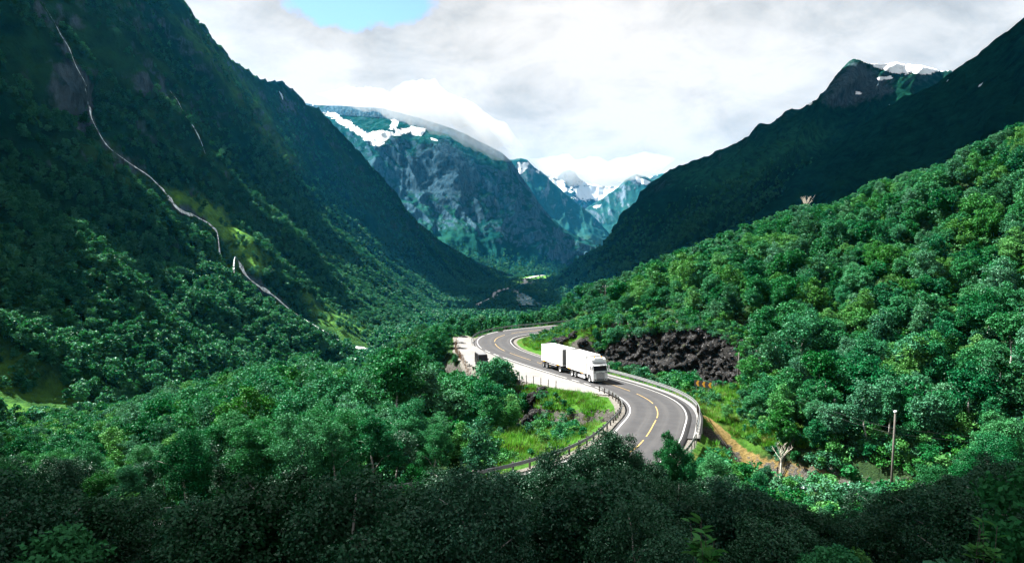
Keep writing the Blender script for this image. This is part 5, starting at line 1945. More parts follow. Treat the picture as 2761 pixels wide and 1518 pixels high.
guardrail('guardrail', road_off(HWR + 1.42, 0.0, road_idx(13.2, 69), iF), 'guardrail on the near side of the road hidden behind foreground trees', step=2.0, flip=-1)
guardrail('guardrail', road_off(-HWL - 1.15, 0.0, road_idx(30, 184), road_idx(-3.3, 149)), 'long guardrail round the outside of the far bend', step=2.0, flip=1)


def post_fence(name, pts, label, h=1.35, step=1.6, wires=3, mat='dark_wood', rail=False, zfun=None):
    P = catmull(pts, 0.5)
    z = ground_z(P[:, 0], P[:, 1]) if zfun is None else zfun(P[:, 0], P[:, 1])
    P = np.column_stack([P[:, :2], z])
    t = empty(name, tuple(P[0]))
    tag(t, label, 'fence')
    Q = P - P[0]
    pm = MB().tube([(0, 0, -0.3), (0, 0, h)], 0.06, 6).mesh('fence_post')
    pm.materials.append(MATS[mat])
    for p, a in along(Q, step):
        o = bpy.data.objects.new('fence_post', pm)
        COL.objects.link(o)
        o.parent = t
        o.location = p
        o.rotation_euler = (0.03 * math.sin(p[0] * 7), 0.03 * math.cos(p[1] * 5), a)
    for k in range(wires):
        zz = h * (0.94 - 0.28 * k)
        mb = MB().tube([(q[0], q[1], q[2] + zz) for q in Q[::3]] + [(Q[-1][0], Q[-1][1], Q[-1][2] + zz)], 0.035 if rail else 0.010, 5)
        mb.obj('rail' if rail else 'wire', MATS[mat if rail else 'galvanised'], t)
    return t


simple_mat('rust_post', (0.20, 0.10, 0.035), 0.85, var=0.3)
post_fence('wire_fence', [(-11.6, 150), (-11.3, 143), (-10.0, 136), (-9.0, 131.3), (-7.3, 126)], 'wire fence with thin rusty posts along the far side of the lay-by', mat='rust_post', step=1.1)
post_fence('wire_fence', [(-6.1, 122.4), (-3.5, 116.9), (0.8, 111.0), (4.3, 106.4), (7.0, 102.9)], 'wire fence with dark posts along the near side of the lay-by', step=1.7)
post_fence('pipe_railing', [(-8.4, 163.4), (-10.8, 166.5), (-13.4, 163.5), (-14.2, 157)], 'pale pipe railing at the corner of the lay-by near the far bend', mat='galvanised', step=2.6, wires=2, rail=True, h=1.0)
post_fence('plank_fence', [(25.2, 74.4), (28.3, 75.3), (31.0, 77.2)], 'short broken wooden fence beside the tan footpath', step=1.5, wires=2, rail=True, h=1.0)


# ------------------------------------------------------------------ chevron sign
def build_sign():
    a, b = Vector(W(1876, 1078, 99.0)), Vector(W(1912, 1086, 97.5))
    za, zb = float(ground_z(np.array([a.x]), np.array([a.y]))[0]), float(ground_z(np.array([b.x]), np.array([b.y]))[0])
    top = Vector(W(1878, 1024, 99.0)).z
    t = empty('chevron_sign', (a.x, a.y, za))
    tag(t, 'black road sign with three yellow chevrons on posts in front of the rock cutting', 'sign')
    d = Vector((b.x - a.x, b.y - a.y, 0))
    yaw = math.atan2(d.y, d.x)
    L = d.length
    zt = top - za
    zp = zt - 0.42
    simple_mat('sign_black', (0.012, 0.012, 0.012), 0.5, var=0.1)
    simple_mat('sign_yellow', (0.24, 0.125, 0.008), 0.45, var=0.08)
    pn = MB().box((0, 0, 0), (L + 0.55, 0.05, 0.84)).obj('panel', MATS['sign_black'], t, loc=(d.x / 2, d.y / 2, zp), rot=(0, 0, yaw))
    for i in range(3):
        x = -L / 2 + 0.08 + i * (L * 0.46)
        w = 0.30
        pr = [(x + 0.02 + w * 0.5, 0.38), (x + w * 0.5 + 0.30, 0.38), (x + 0.30, 0.0), (x + w * 0.5 + 0.30, -0.38), (x + 0.02 + w * 0.5, -0.38), (x - 0.1, 0.0)]
        m = MB()
        V = [(p, -0.030, q) for p, q in pr] + [(p, -0.026, q) for p, q in pr]
        n = len(pr)
        m.add(V, [[0, 1, 2, 5], [5, 2, 3, 4], [6 + 5, 6 + 2, 6 + 1, 6], [6 + 4, 6 + 3, 6 + 2, 6 + 5]] + [[i_, i_ + 6, (i_ + 1) % n + 6, (i_ + 1) % n] for i_ in range(n)])
        m.obj('chevron', MATS['sign_yellow'], pn)
    for f in (0.04, 0.5, 0.96):
        q = d * f
        gz = float(ground_z(np.array([a.x + q.x]), np.array([a.y + q.y]))[0]) - za
        MB().tube([(q.x, q.y + 0.06, gz - 0.3), (q.x, q.y + 0.06, zp + 0.36)], 0.04, 7).obj('post', MATS['galvanised'], t)


build_sign()


# ------------------------------------------------------------------ utility poles and wires
def pole(px, pytop, pybase, d, h, label, lean=0.0, arm=True, cap=False):
    p = W(px, pybase, d)
    gz = float(ground_z(np.array([p[0]]), np.array([d]))[0])
    top = W(px, pytop, d)[2]
    hh = top - gz
    t = empty('utility_pole', (p[0], d, gz), (0, lean, 0))
    tag(t, label, 'pole', 'wooden utility poles')
    MB().tube([(0, 0, -0.5), (0, 0, hh * 0.5), (0, 0, hh)], [0.105, 0.09, 0.075], 10).obj('shaft', MATS['pole_wood'], t, smooth=True)
    if arm:
        MB().box((0, 0, hh - 0.35), (1.5, 0.10, 0.12)).obj('cross_arm', MATS['pole_wood'], t)
        for s in (-0.65, 0.65, 0.0):
            MB().tube([(s, 0, hh - 0.32 if s else hh - 0.02), (s, 0, hh - 0.12 if s else hh + 0.16)], [0.05, 0.035], 7).obj('insulator', MATS['lamp_lens'], t)
    if cap:
        MB().tube([(0, 0, hh - 0.02), (0, 0, hh + 0.10)], [0.13, 0.12], 10).obj('cap', MATS['lamp_lens'], t)
    return Vector((p[0], d, gz + hh)), t


PT1, _ = pole(1988, 950, 1092, 99.5, 9, 'tall dark wooden utility pole at the right end of the rock cutting', 0.02, arm=False)
PT2, _ = pole(2404, 1110, 1262, 60, 9, 'grey wooden utility pole with a pale cap in front of the dark wood', 0.02, arm=False, cap=True)
PT3, _ = pole(1632, 770, 812, 190, 9, 'small utility pole with cross arm rising from the trees near the valley view', 0.0)
PT4, _ = pole(1768, 780, 830, 175, 9, 'small utility pole standing in the trees above the rock cutting', 0.0)
PT5, _ = pole(1620, 754, 800, 196, 9, 'thin utility pole on the wooded crest beside the valley view', 0.03, arm=False)


def wire(a, b, sag, label, n=2, gap=0.45):
    t = empty('power_line', tuple(a))
    tag(t, label, 'power line')
    for k in range(n):
        pts = []
        for i in range(17):
            f = i / 16
            p = (b - a) * f
            p.z -= sag * 4 * f * (1 - f) + k * gap
            pts.append(p)
        MB().tube(pts, 0.006, 5).obj('wire', MATS['dark_steel'], t)


wire(PT2 - Vector((0, 0, 1.4)), PT2 + Vector((60, -22, 2)), 1.5, 'pair of wires running from the capped pole out of the picture')
wire(PT1 - Vector((0, 0, 1.0)), PT2 - Vector((0, 0, 1.4)), 1.2, 'pair of wires sagging between the cutting pole and the capped pole')
wire(PT3, PT5, 0.6, 'wires between the two poles on the wooded crest', 2, 0.5)
wire(Vector(W(2655, 384, 120)), Vector(W(2900, 392, 112)), 0.3, 'three thin wires crossing the trees at the upper right edge', 3, 0.35)


# ------------------------------------------------------------------ rock cutting, boulders
def rock_mat():
    m = bpy.data.materials.new('cut_rock')
    m.use_nodes = True
    t = NT(m.node_tree)
    out = t.n('ShaderNodeOutputMaterial')
    b = t.n('ShaderNodeBsdfPrincipled')
    b.inputs['Roughness'].default_value = 0.7
    b.inputs['Specular IOR Level'].default_value = 0.05
    pos = t.n('ShaderNodeNewGeometry').outputs['Position']
    n1 = t.noise(pos, 0.6, 6, 0.65)
    n2 = t.noise(pos, 4.2, 7, 0.72, 0.5)
    oi = t.n('ShaderNodeObjectInfo')
    c = t.mix(t.mapr(n2, 0.38, 0.64), (0.003, 0.003, 0.003, 1), (0.014, 0.014, 0.014, 1))
    c = t.mix(t.mapr(n2, 0.59, 0.64), c, (0.19, 0.187, 0.183, 1))
    c = t.mix(t.mapr(n1, 0.60, 0.72, 0, 0.6), c, (0.05, 0.065, 0.02, 1))
    c = t.mix(1.0, c, t.mix(oi.outputs['Random'], (0.6, 0.6, 0.6, 1), (1.25, 1.25, 1.25, 1)), 'MULTIPLY')
    t.lk(c, b.inputs['Base Color'])
    bp = t.n('ShaderNodeBump')
    bp.inputs['Strength'].default_value = 1.0
    bp.inputs['Distance'].default_value = 0.2
    t.lk(n2, bp.inputs['Height'])
    t.lk(bp.outputs[0], b.inputs['Normal'])
    t.lk(b.outputs[0], out.inputs[0])
    MATS['cut_rock'] = m


rock_mat()


def block_mesh(seed, sq=0.6):
    """angular broken block: convex hull of a few random points"""
    g = random.Random(seed)
    bm = bmesh.new()
    for _ in range(11):
        bm.verts.new((g.uniform(-1, 1) * 0.5, g.uniform(-1, 1) * 0.5 * sq * 1.3, g.uniform(-1, 1) * 0.5))
    r = bmesh.ops.convex_hull(bm, input=bm.verts)
    bmesh.ops.delete(bm, geom=[e for e in r['geom_interior'] if isinstance(e, bmesh.types.BMVert)], context='VERTS')
    me = bpy.data.meshes.new('rock')
    bm.to_mesh(me)
    bm.free()
    me.materials.append(MATS['cut_rock'])
    return me


BLOCKS = [block_mesh(i, 0.55 + 0.1 * (i % 4)) for i in range(9)]


def build_cutting():
    P2 = catmull(WALL_PATH, 0.28)
    nu, nv = len(P2), 34
    T = np.gradient(P2, axis=0)
    T /= np.linalg.norm(T, axis=1, keepdims=True)
    N = np.stack([T[:, 1], -T[:, 0]], -1)               # away from the road is -N
    if N[nu // 2, 0] > 0:
        N = -N
    s = np.arange(nu) * 0.28
    zb = np.array([float(v) for v in ground_z(P2[:, 0] + N[:, 0] * 1.0, P2[:, 1] + N[:, 1] * 1.0)]) - 0.8
    topz = np.interp(s / s[-1], [0, 0.1, 0.3, 0.55, 0.8, 0.93, 1.0], [-21.8, -20.2, -17.0, -14.7, -15.4, -18.4, -21.5])
    topz = topz + 0.9 * fbm(s / 3, np.zeros(nu), 3, 71)
    t = np.linspace(0, 1, nv)
    Z = zb[:, None] + (topz - zb)[:, None] * t[None, :]
    SS = s[:, None] * np.ones((1, nv))
    back = 2.6 * t[None, :] ** 1.3 + 0 * SS
    # blocky relief: quantised noise gives ledges and faces
    q = vnoise(SS / 1.0 + 0.5 * vnoise(SS / 2, Z / 2, 8), Z / 0.8 + 0.4 * SS / 3, 5)
    q2 = vnoise(SS / 0.55, Z / 0.42 + SS / 2, 15)
    rel = 1.1 * np.round(q * 5) / 5 + 0.55 * np.round(q2 * 3) / 3 + 1.4 * fbm(SS / 5, Z / 4, 3, 25) + 0.25 * fbm(SS / 0.5, Z / 0.5, 2, 35)
    rel = (rel - 0.9) * np.clip(t[None, :] * 4 + 0.2, 0, 1)
    off = rel - back
    # the last rows run back into the hill
    V = np.stack([P2[:, 0][:, None] + N[:, 0][:, None] * off, P2[:, 1][:, None] + N[:, 1][:, None] * off, Z], -1)
    capr = V[:, -1:, :].copy()
    capr[..., 0] -= N[:, 0][:, None] * 3.6
    capr[..., 1] -= N[:, 1][:, None] * 3.6
    cz = ground_z(capr[:, 0, 0], capr[:, 0, 1]) - 0.35
    capr[..., 2] = cz[:, None]
    V = np.concatenate([V, capr], 1)
    me = new_mesh('rock_cutting', V.reshape(-1, 3), grid_faces(nu, nv + 1))
    w = link('rock_cutting', me, MATS['cut_rock'])
    tag(w, 'dark blasted rock face beside the road behind the lorry', 'rock face')
    SURF['cut_top'] = np.concatenate([V[:, -2] * (1 - f) + V[:, -1] * f for f in (0.0, 0.3, 0.6, 0.9, 1.1)])
    g = random.Random(4)
    for _ in range(260):
        i, j = g.randrange(3, nu - 3), g.randrange(1, nv - 2)
        p = V[i, j]
        o = bpy.data.objects.new('rock', g.choice(BLOCKS))
        COL.objects.link(o)
        o.parent = w
        k = g.uniform(0.35, 1.0) ** 1.3
        o.location = (p[0] + N[i, 0] * 0.08, p[1] + N[i, 1] * 0.08, p[2])
        o.rotation_euler = (g.uniform(-0.6, 0.6), g.uniform(-0.6, 0.6), math.atan2(T[i, 1], T[i, 0]) + g.uniform(-0.5, 0.5))
        o.scale = (k * g.uniform(0.8, 1.5), k, k * g.uniform(0.6, 1.2))
    return w


build_cutting()

BOULDER_SPOTS = [  # pixel, distance, size, label
    (2000, 1205, 74.0, 1.6, 'dark boulder at the lower end of the tan footpath'), (2022, 1198, 74.5, 1.3, 'dark block beside the boulder at the end of the tan footpath'), (1958, 1050, 104, 2.6, 'big pale mossy boulder right of the chevron sign'),
    (2150, 1255, 72, 1.9, 'grey boulder by the dead tree near the stream'), (2128, 1236, 73, 2.3, 'wide dark boulder behind the dead tree near the stream'), (2100, 1240, 72, 1.2, 'small pale boulder left of the dead tree'),
    (1440, 1108, 103, 2.2, 'tan rock outcrop on the knoll inside the bend'), (1462, 1090, 104, 1.5, 'upper small rock on the knoll inside the bend'), (1425, 1135, 101, 1.9, 'low rock on the knoll above the stream'), (1448, 1150, 100, 2.0, 'lowest rock of the knoll outcrop'), (1468, 1120, 102, 1.4, 'dark rock beside the knoll outcrop'),
    (1330, 1122, 110, 2.0, 'pale streamside boulder left of the knoll'), (1312, 1108, 112, 1.5, 'pale boulder upstream among the trees'),
    (1480, 955, 143, 1.8, 'grey rock on the grassy bank left of the trailer'), (1520, 938, 139, 2.4, 'flat layered rock on the bank behind the trailer'), (1548, 930, 137, 2.0, 'mossy layered rock above the trailer roof'), (1572, 925, 134, 2.0, 'mossy rock on the bank above the lorry'), (1500, 950, 142, 1.6, 'low rock in the grass behind the trailer'), (1588, 945, 131, 2.2, 'rock at the left end of the cutting'),
    (1830, 1165, 77, 1.2, 'pale rock under the bridge railing'), (1872, 1178, 75, 1.0, 'small pale rock below the bridge end')]


def boulder(px, py, d, size, label, seed):
    g = random.Random(seed)
    bm = bmesh.new()
    bmesh.ops.create_icosphere(bm, subdivisions=3, radius=0.5)
    for v in bm.verts:
        c = v.co.normalized()
        a = float(fbm(np.array([c.x * 1.7 + seed]), np.array([c.y * 1.7 + c.z * 1.1]), 3, seed)[0])
        e = float(vnoise(np.array([c.x * 2.2 + c.z + seed]), np.array([c.y * 2.2 - c.z]), seed + 3)[0])
        k = 1 + 0.35 * a + 0.35 * (round(e * 3) / 3 - 0.5)
        v.co = Vector((c.x * k * 0.62, c.y * k * 0.5, c.z * k * 0.40)) * size
    me = bpy.data.meshes.new('boulder')
    bm.to_mesh(me)
    bm.free()
    p = W(px, py, d)
    gz = float(ground_z(np.array([p[0]]), np.array([d]))[0])
    o = link('boulder', me, MATS['cut_rock'], None, (p[0], d, gz + 0.12 * size), (0, 0, g.uniform(0, 6)))
    tag(o, label, 'boulder')


for _i, _b in enumerate(BOULDER_SPOTS):
    boulder(*_b, seed=20 + _i)


# boulders in the stream are too many to tell apart: one bed of stones
def stream_stones():
    g = np.random.default_rng(3)
    k = g.integers(0, len(RIVER), 420)
    P = RIVER[k].copy()
    P[:, :2] += g.normal(0, 2.0, (420, 2))
    P[:, 2] = np.maximum(ground_z(P[:, 0], P[:, 1]), P[:, 2] - 0.2)
    sc = g.uniform(0.3, 1.3, 420) ** 1.5
    SCT = Scatter('stone', BLOCKS)
    SCT.make('gravel', P, np.column_stack([sc, sc, sc * 0.7]), upright(420, g, 0.4), 'loose grey stones lying along the stream bed', 'stones')


stream_stones()


# ------------------------------------------------------------------ dead trees
def dead_tree(px, pybase, d, h, label, seed, spread=0.5, fan=14):
    g = random.Random(seed)
    p = W(px, pybase, d)
    t = empty('bare_tree', (p[0], d, p[2]))
    tag(t, label, 'tree')
    mb = MB().tube([(0, 0, -3), (0.05, 0, 0), (0.1 * h * 0.1, 0, h * 0.3)], [0.12, 0.10, 0.07], 7)
    mb.obj('trunk', MATS['dead_wood'], t)
    for i in range(fan):
        a = g.uniform(0, 6.28)
        r = spread * h * g.uniform(0.15, 0.55)
        z0 = h * g.uniform(0.05, 0.3)
        e = Vector((math.cos(a) * r, math.sin(a) * r, h * g.uniform(0.6, 1.0)))
        m = Vector((0, 0, z0)).lerp(e, 0.5) + Vector((g.uniform(-1, 1), g.uniform(-1, 1), 0)) * 0.06 * h
        br = MB().tube([(0, 0, z0), m, e], [0.040, 0.026, 0.010], 5)
        for _ in range(4):
            q = m.lerp(e, g.uniform(0.1, 0.9))
            br.tube([q, q + Vector((g.uniform(-1, 1), g.uniform(-1, 1), g.uniform(0.4, 1.4))) * 0.13 * h], [0.018, 0.006], 4)
        br.obj('branch', MATS['dead_wood'], t)


dead_tree(2172, 566, 186, 3.7, 'pale leafless tree standing out on the hillside skyline', 3, 1.15, 30)
dead_tree(2105, 1250, 73, 2.2, 'small white dead tree with bare branches near the stream boulders', 5, 1.0, 9)


# ------------------------------------------------------------------ undergrowth and grass
def blade_tuft(seed, n, h, spread, mat):
    g = np.random.default_rng(seed)
    a = g.uniform(0, 6.28, n)
    r = spread * np.sqrt(g.uniform(0, 1, n))
    B = np.column_stack([r * np.cos(a), r * np.sin(a), np.zeros(n)])
    w = g.uniform(0.02, 0.05, n)[:, None]
    dr = np.column_stack([np.cos(a + g.normal(0, 1, n)), np.sin(a + g.normal(0, 1, n)), np.zeros(n)])
    sd = np.column_stack([-dr[:, 1], dr[:, 0], np.zeros(n)])
    hh = h * g.uniform(0.5, 1.2, n)[:, None]
    up = np.array([0, 0, 1.0])
    V = np.stack([B - sd * w, B + sd * w, B + dr * hh * 0.45 + up * hh], 1).reshape(-1, 3)
    me = new_mesh('tuft', V, np.arange(n * 3).reshape(-1, 3))
    me.materials.append(MATS[mat])
    return me


leaf_mat('grass_blade', (0.070, 0.180, 0.020), var=0.35, trans=0.35, gloss=0.01)
leaf_mat('grass_dry', (0.085, 0.09, 0.024), var=0.15, trans=0.3, gloss=0.01)


def build_undergrowth():
    g = np.random.default_rng(14)
    n = 60000
    x, y = g.uniform(-60, 75, n), g.uniform(40, 190, n)
    dr, _ = dist_poly(x, y, RC_POLY)
    dt, _ = dist_poly(x, y, TURNOUT + TURNOUT[:1])
    tin = in_poly(x, y, TURNOUT)
    dv, _ = dist_poly(x, y, RIV_POLY)
    dp_, _ = dist_poly(x, y, [p[:2] for p in PATH_TAN])
    dw, _ = dist_poly(x, y, WALL_PATH)
    ok = (dr > 6.2) & ~tin & (dt > 0.8) & (dv > 2.2) & (dp_ > 1.3) & (dw > 1.6)
    x, y, dr = x[ok], y[ok], dr[ok]
    z = ground_z(x, y)
    px, py, dd = proj(np.column_stack([x, y, z]))
    near = np.zeros(len(x))
    for poly in ([(1330, 1050), (1480, 1040), (1600, 1045), (1690, 1090), (1705, 1135), (1560, 1190), (1340, 1270), (1290, 1180)], [(1840, 1045), (1960, 1020), (2120, 1070), (2260, 1190), (1990, 1270), (1850, 1185)], [(1370, 905), (1470, 880), (1640, 880), (1640, 930), (1480, 985), (1400, 955)]):
        near = np.maximum(near, pmask(px, py, poly, 15))
    m = (near > 0.3)
    x, y, z, px, py = x[m], y[m], z[m], px[m], py[m]
    k = fbm(x / 5, y / 5, 3, 8)
    s = g.uniform(0.5, 1.25, len(x))
    TUFT = Scatter('grass_tuft', [blade_tuft(i, 70, 0.55, 0.55, 'grass_blade' if i < 6 else 'grass_dry') for i in range(7)])
    TUFT.make('grass', np.column_stack([x, y, z - 0.03]), np.column_stack([s, s, s]), upright(len(x), g, 0.1), 'long green and straw coloured grass on the verges and the knoll', 'grass')
    # leafy scrub where the photo shows bushes on the knoll and the banks
    SH = Scatter('shrub', [crown_mesh('shrub', 900 + i, 1.5, 1.0, 900, 0.12, 16, base=0.0, mat=('leaf_green', 'leaf_grey', 'leaf_bright')[i % 3])[0] for i in range(6)])
    free = np.ones(len(x), bool)
    for poly in ([(1520, 1058), (1640, 1062), (1700, 1120), (1690, 1150), (1560, 1175), (1540, 1110)], [(1360, 1165), (1470, 1180), (1450, 1230), (1370, 1245)], [(1860, 1090), (1990, 1130), (2050, 1225), (1930, 1220), (1850, 1150)], [(1380, 915), (1470, 935), (1460, 970), (1390, 945)]):
        free &= ~in_poly(px, py, poly)
    m = (g.uniform(0, 1, len(x)) < 0.10 + 0.10 * (k > 0.1)) & free
    s = g.uniform(0.35, 1.1, m.sum())
    SH.make('undergrowth', np.column_stack([x[m], y[m], z[m] - 0.1]), np.column_stack([s, s, s * 0.9]), upright(m.sum(), g, 0.1), 'leafy scrub and ferns covering the knoll and the road banks', 'scrub')
    ct = SURF['cut_top']
    ct = ct[g.uniform(0, 1, len(ct)) < 0.42]
    s = g.uniform(0.4, 1.25, len(ct))
    SH.make('undergrowth', ct - np.array([0, 0, 0.15]), np.column_stack([s, s, s]), upright(len(ct), g, 0.25), 'bushes overhanging the top of the rock cutting', 'scrub', seed=2)
    # forest floor scrub under the near trees
    n = 17000
    x, y = g.uniform(-110, 150, n), g.uniform(16, 210, n)
    keep = (np.abs(x) < y * 0.78 + 10)
    dr, _ = dist_poly(x, y, RC_POLY)
    dt, _ = dist_poly(x, y, TURNOUT + TURNOUT[:1])
    dv, _ = dist_poly(x, y, RIV_POLY)
    dw, _ = dist_poly(x, y, WALL_PATH)
    keep &= (dr > 7) & (dt > 3) & ~in_poly(x, y, TURNOUT) & (dv > 3) & (dw > 3)
    x, y = x[keep], y[keep]
    z = ground_z(x, y)
    px, py, dd = proj(np.column_stack([x, y, z + 1.0]))
    for poly in ([(1330, 1050), (1480, 1040), (1600, 1045), (1690, 1090), (1705, 1135), (1560, 1190), (1340, 1270), (1290, 1180)], [(1840, 1045), (1960, 1020), (2050, 1070), (2060, 1230), (1990, 1270), (1850, 1185)], [(1370, 905), (1470, 880), (1640, 880), (1640, 930), (1480, 985), (1400, 955)]):
        kk = ~in_poly(px, py, poly)
        x, y, z, px, py = x[kk], y[kk], z[kk], px[kk], py[kk]
    s = g.uniform(0.7, 1.9, len(x))
    SH.make('undergrowth', np.column_stack([x, y, z - 0.15]), np.column_stack([s, s, s * 0.9]), upright(len(x), g, 0.1), 'low scrub on the forest floor between the birch trunks', 'scrub', seed=4)


build_undergrowth()


# ------------------------------------------------------------------ leafy sprigs close to the viewpoint
def sprig(px, py, d, h, nstem, label, seed, lsize=0.10):
    g = random.Random(seed)
    p = Vector(W(px, py, d))
    t = empty('leafy_sapling', tuple(p))
    tag(t, label, 'sapling')
    gz = float(ground_z(np.array([p.x]), np.array([d]))[0]) - p.z
    for k in range(nstem):
        a = g.uniform(0, 6.28)
        tip = Vector((math.cos(a) * 0.25 * h, math.sin(a) * 0.25 * h, h * g.uniform(0.7, 1.0)))
        root = Vector((g.uniform(-0.05, 0.05), g.uniform(-0.05, 0.05), min(gz, 0) - 0.1))
        mid_ = root.lerp(tip, 0.6) + Vector((g.uniform(-0.1, 0.1), g.uniform(-0.1, 0.1), 0))
        MB().tube([root, mid_, tip], [0.010, 0.006, 0.003], 5).obj('stem', MATS['pole_wood'], t)
        for i in range(15):
            f = 0.45 + 0.55 * i / 14
            q = mid_.lerp(tip, (f - 0.6) / 0.4) if f > 0.6 else root.lerp(mid_, f / 0.6)
            if q.z < 0:
                q.z = g.uniform(0, 0.3 * h)
            aa = i * 2.4 + g.uniform(-0.4, 0.4)
            dr = Vector((math.cos(aa), math.sin(aa), g.uniform(0.1, 0.5))).normalized()
            sd = dr.cross(Vector((0, 0, 1))).normalized()
            nn = sd.cross(dr)
            L = lsize * g.uniform(0.8, 1.4)
            V = [q, q + dr * L * 0.45 + sd * L * 0.28 + nn * L * 0.05, q + dr * L * 0.8 + sd * L * 0.2 + nn * L * 0.03, q + dr * L * 1.15 - nn * L * 0.1, q + dr * L * 0.8 - sd * L * 0.2 + nn * L * 0.03, q + dr * L * 0.45 - sd * L * 0.28 + nn * L * 0.05, q + dr * L * 0.6 - nn * L * 0.02]
            MB().add(V, [[0, 1, 6], [1, 2, 6], [2, 3, 6], [3, 4, 6], [4, 5, 6], [5, 0, 6]]).obj('leaf', MATS['leaf_bright'], t)


sprig(1862, 1500, 7.5, 0.42, 4, 'bright green leafy sapling at the bottom edge close to the viewer', 2, 0.11)
sprig(1905, 1516, 7.0, 0.30, 3, 'smaller leafy sapling beside the bright one at the bottom edge', 3, 0.10)
sprig(2655, 1505, 6.5, 0.34, 4, 'leafy sapling with broad leaves in the bottom right corner', 4, 0.08)
# ------------------------------------------------------------------ unseen clouds added overhead, shaped to cast shade on the ground
def cloud_mat():
    m = bpy.data.materials.new('cloud')  # only for the added unseen clouds that cast shade
    m.use_nodes = True
    t = NT(m.node_tree)
    out = t.n('ShaderNodeOutputMaterial')
    d = t.n('ShaderNodeBsdfDiffuse')
    pos = t.n('ShaderNodeNewGeometry').outputs['Position']
    t.lk(t.mix(t.noise(pos, 0.02, 5), (0.72, 0.74, 0.76, 1), (0.9, 0.9, 0.9, 1)), d.inputs[0])
    tr = t.n('ShaderNodeBsdfTranslucent')
    tr.inputs[0].default_value = (0.8, 0.8, 0.8, 1)
    mx = t.n('ShaderNodeMixShader')
    mx.inputs[0].default_value = 0.35
    t.lk(d.outputs[0], mx.inputs[1])
    t.lk(tr.outputs[0], mx.inputs[2])
    t.lk(mx.outputs[0], out.inputs[0])
    MATS['cloud'] = m


cloud_mat()


def puff_template():
    bm = bmesh.new()
    bmesh.ops.create_icosphere(bm, subdivisions=3, radius=1.0)
    V = np.array([v.co[:] for v in bm.verts])
    F = np.array([[v.index for v in f.verts] for f in bm.faces])
    bm.free()
    return V, F


PUFF = puff_template()


def cloud(name, shade_polys, alt, rad, spacing, label, seed, flat=0.55, zref=20.0):  # added unseen cloud, placed to shade the ground inside shade_polys
    """a bank of billows that floats at alt, upsun of the ground it shades"""
    g = np.random.default_rng(seed)
    off = np.array([SUN_DIR.x, SUN_DIR.y]) / SUN_DIR.z
    Vs, Fs, b = [], [], 0
    for poly in shade_polys:
        P = np.array(poly, float)
        x0, y0 = P.min(0)
        x1, y1 = P.max(0)
        for x in np.arange(x0, x1 + spacing, spacing):
            for y in np.arange(y0, y1 + spacing, spacing):
                X, Y = x + g.uniform(-0.4, 0.4) * spacing, y + g.uniform(-0.4, 0.4) * spacing
                if not in_poly(np.array([X]), np.array([Y]), poly)[0]:
                    continue
                r = rad * g.uniform(0.7, 1.25)
                V = PUFF[0] * r
                V = V * (1 + 0.22 * fbm(V[:, 0] / r * 2 + X, V[:, 1] / r * 2 + V[:, 2] / r * 1.3 + Y, 3, seed))[:, None]
                V[:, 2] *= flat
                Vs.append(V + np.array([X + off[0] * (alt - zref), Y + off[1] * (alt - zref), alt + g.uniform(-0.1, 0.3) * r]))
                Fs.append(PUFF[1] + b)
                b += len(V)
    me = new_mesh(name, np.vstack(Vs), np.vstack(Fs), True)
    o = link(name, me, MATS['cloud'])  # added cloud, there only for its shadow
    return tag(o, label, 'cloud', kind='stuff')


cloud('cloud', [[(190, 250), (330, 200), (900, 200), (1000, 1300), (900, 2500), (420, 2500), (200, 2750), (60, 2500), (30, 1900), (40, 1200), (75, 700), (110, 420)]], 1260, 78, 76, 'broad unseen cloud bank added to shade the right wall of the valley', 3, zref=60)
cloud('cloud', [[(-330, 1150), (-190, 1250), (-150, 1700), (-40, 2500), (-150, 2650), (-450, 2000)], [(-235, 860), (-95, 820), (-90, 1700), (-190, 1700)]], 1300, 45, 62, 'long broken unseen cloud added to shade the far left mountainside and valley floor', 4, zref=120)
cloud('cloud', [[(-120, -60), (160, -60), (160, 100), (108, 90), (84, 62), (50, 45), (20, 38), (-4, 35), (-26, 41), (-48, 50), (-62, 84), (-80, 95), (-120, 100)]], 1200, 9.5, 11, 'small unseen cloud added overhead to shade the foreground', 5, zref=-14)  # added so its shadow darkens the lower edge of the view

# ------------------------------------------------------------------ air
def build_haze():
    m = bpy.data.materials.new('haze')
    m.use_nodes = True
    t = NT(m.node_tree)
    out = t.n('ShaderNodeOutputMaterial')
    v = t.n('ShaderNodeVolumePrincipled')
    v.inputs['Color'].default_value = (0.03, 0.45, 0.98, 1)
    v.inputs['Density'].default_value = 2.15e-5
    v.inputs['Anisotropy'].default_value = 0.2
    t.lk(v.outputs[0], out.inputs['Volume'])
    mb = MB().box((0, 3400, 300), (6600, 7900, 2 * 480))
    o = mb.obj('haze', m)
    tag(o, 'thin bluish summer haze filling the whole valley', 'haze', kind='stuff')


build_haze()


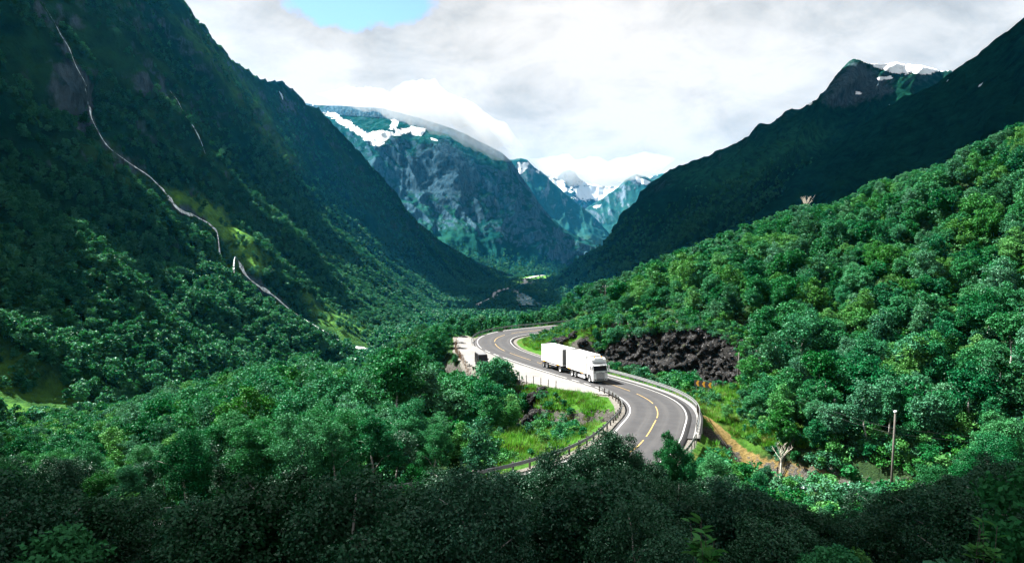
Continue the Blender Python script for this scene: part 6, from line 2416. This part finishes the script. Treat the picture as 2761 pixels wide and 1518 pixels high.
# ------------------------------------------------------------------ low cloud capping the tops, built as volumes
def build_cap_cloud():
    m = bpy.data.materials.new('cloudcap')
    m.use_nodes = True
    t = NT(m.node_tree)
    out = t.n('ShaderNodeOutputMaterial')
    v = t.n('ShaderNodeVolumePrincipled')
    v.inputs['Color'].default_value = (0.54, 0.55, 0.56, 1)
    v.inputs['Anisotropy'].default_value = 0.0
    v.inputs['Density'].default_value = 0.0038
    t.lk(v.outputs[0], out.inputs['Volume'])
    banks = (('bank of white low cloud draped over the top of the central rock massif', [[(790, 236, 3400, 25), (860, 244, 3350, 55), (940, 252, 3310, 80), (1010, 262, 3290, 95), (1070, 288, 3270, 105), (1130, 308, 3250, 105), (1180, 334, 3230, 95), (1230, 362, 3210, 85), (1275, 388, 3200, 65), (1315, 402, 3200, 30)], [(980, 232, 3360, 60), (1060, 250, 3340, 110), (1140, 270, 3330, 130), (1210, 305, 3310, 120), (1270, 345, 3290, 90), (1320, 375, 3280, 40)]]),
             ('pale low cloud drifting over the far snowy peaks', [[(1330, 400, 4830, 50), (1400, 425, 4800, 110), (1480, 432, 4780, 130), (1560, 428, 4780, 130), (1630, 415, 4800, 120), (1700, 400, 4830, 50)]]))
    for k, (label, lines) in enumerate(banks):
        for j, line in enumerate(lines):
            C = np.array([W(x * DSP, y * DSP, d) for x, y, d, r in line])
            rr = np.array([r for *_, r in line], float)
            Q = catmull(np.column_stack([C, rr]), float(rr.mean()) * 0.10)
            n = 40
            t_ = np.linspace(0, 2 * math.pi, n, endpoint=False)
            V = []
            for i, q in enumerate(Q):
                e = min(1.0, 6.0 * min(i, len(Q) - 1 - i) / len(Q)) ** 0.5
                s_ = i * 0.10
                rad = q[3] * e * (1 + 0.55 * fbm(s_ * 0.9 + np.cos(t_) * 0.7, np.sin(t_) * 0.9 + 7 * k + 3 * j, 4, 5) + 0.25 * fbm(s_ * 3 + np.cos(t_) * 2, np.sin(t_) * 2.4 + k, 3, 9))
                V += [(q[0] + 0.15 * a_ * math.cos(b_), q[1] + 1.1 * a_ * math.cos(b_), q[2] + 0.66 * a_ * math.sin(b_)) for a_, b_ in zip(rad, t_)]
            F = []
            for i in range(len(Q) - 1):
                for c in range(n):
                    F.append([i * n + c, i * n + (c + 1) % n, (i + 1) * n + (c + 1) % n, (i + 1) * n + c])
            F.append(list(range(n))[::-1])
            F.append([(len(Q) - 1) * n + c for c in range(n)])
            me = new_mesh('cloudcap', np.array(V), F, True)
            bm = bmesh.new()
            bm.from_mesh(me)
            bmesh.ops.recalc_face_normals(bm, faces=bm.faces)
            bm.to_mesh(me)
            bm.free()
            o = link('cloudcap', me, m)
            tag(o, label if j == 0 else 'upper bank of white low cloud above the central rock massif', 'cloudcap', kind='stuff')


build_cap_cloud()
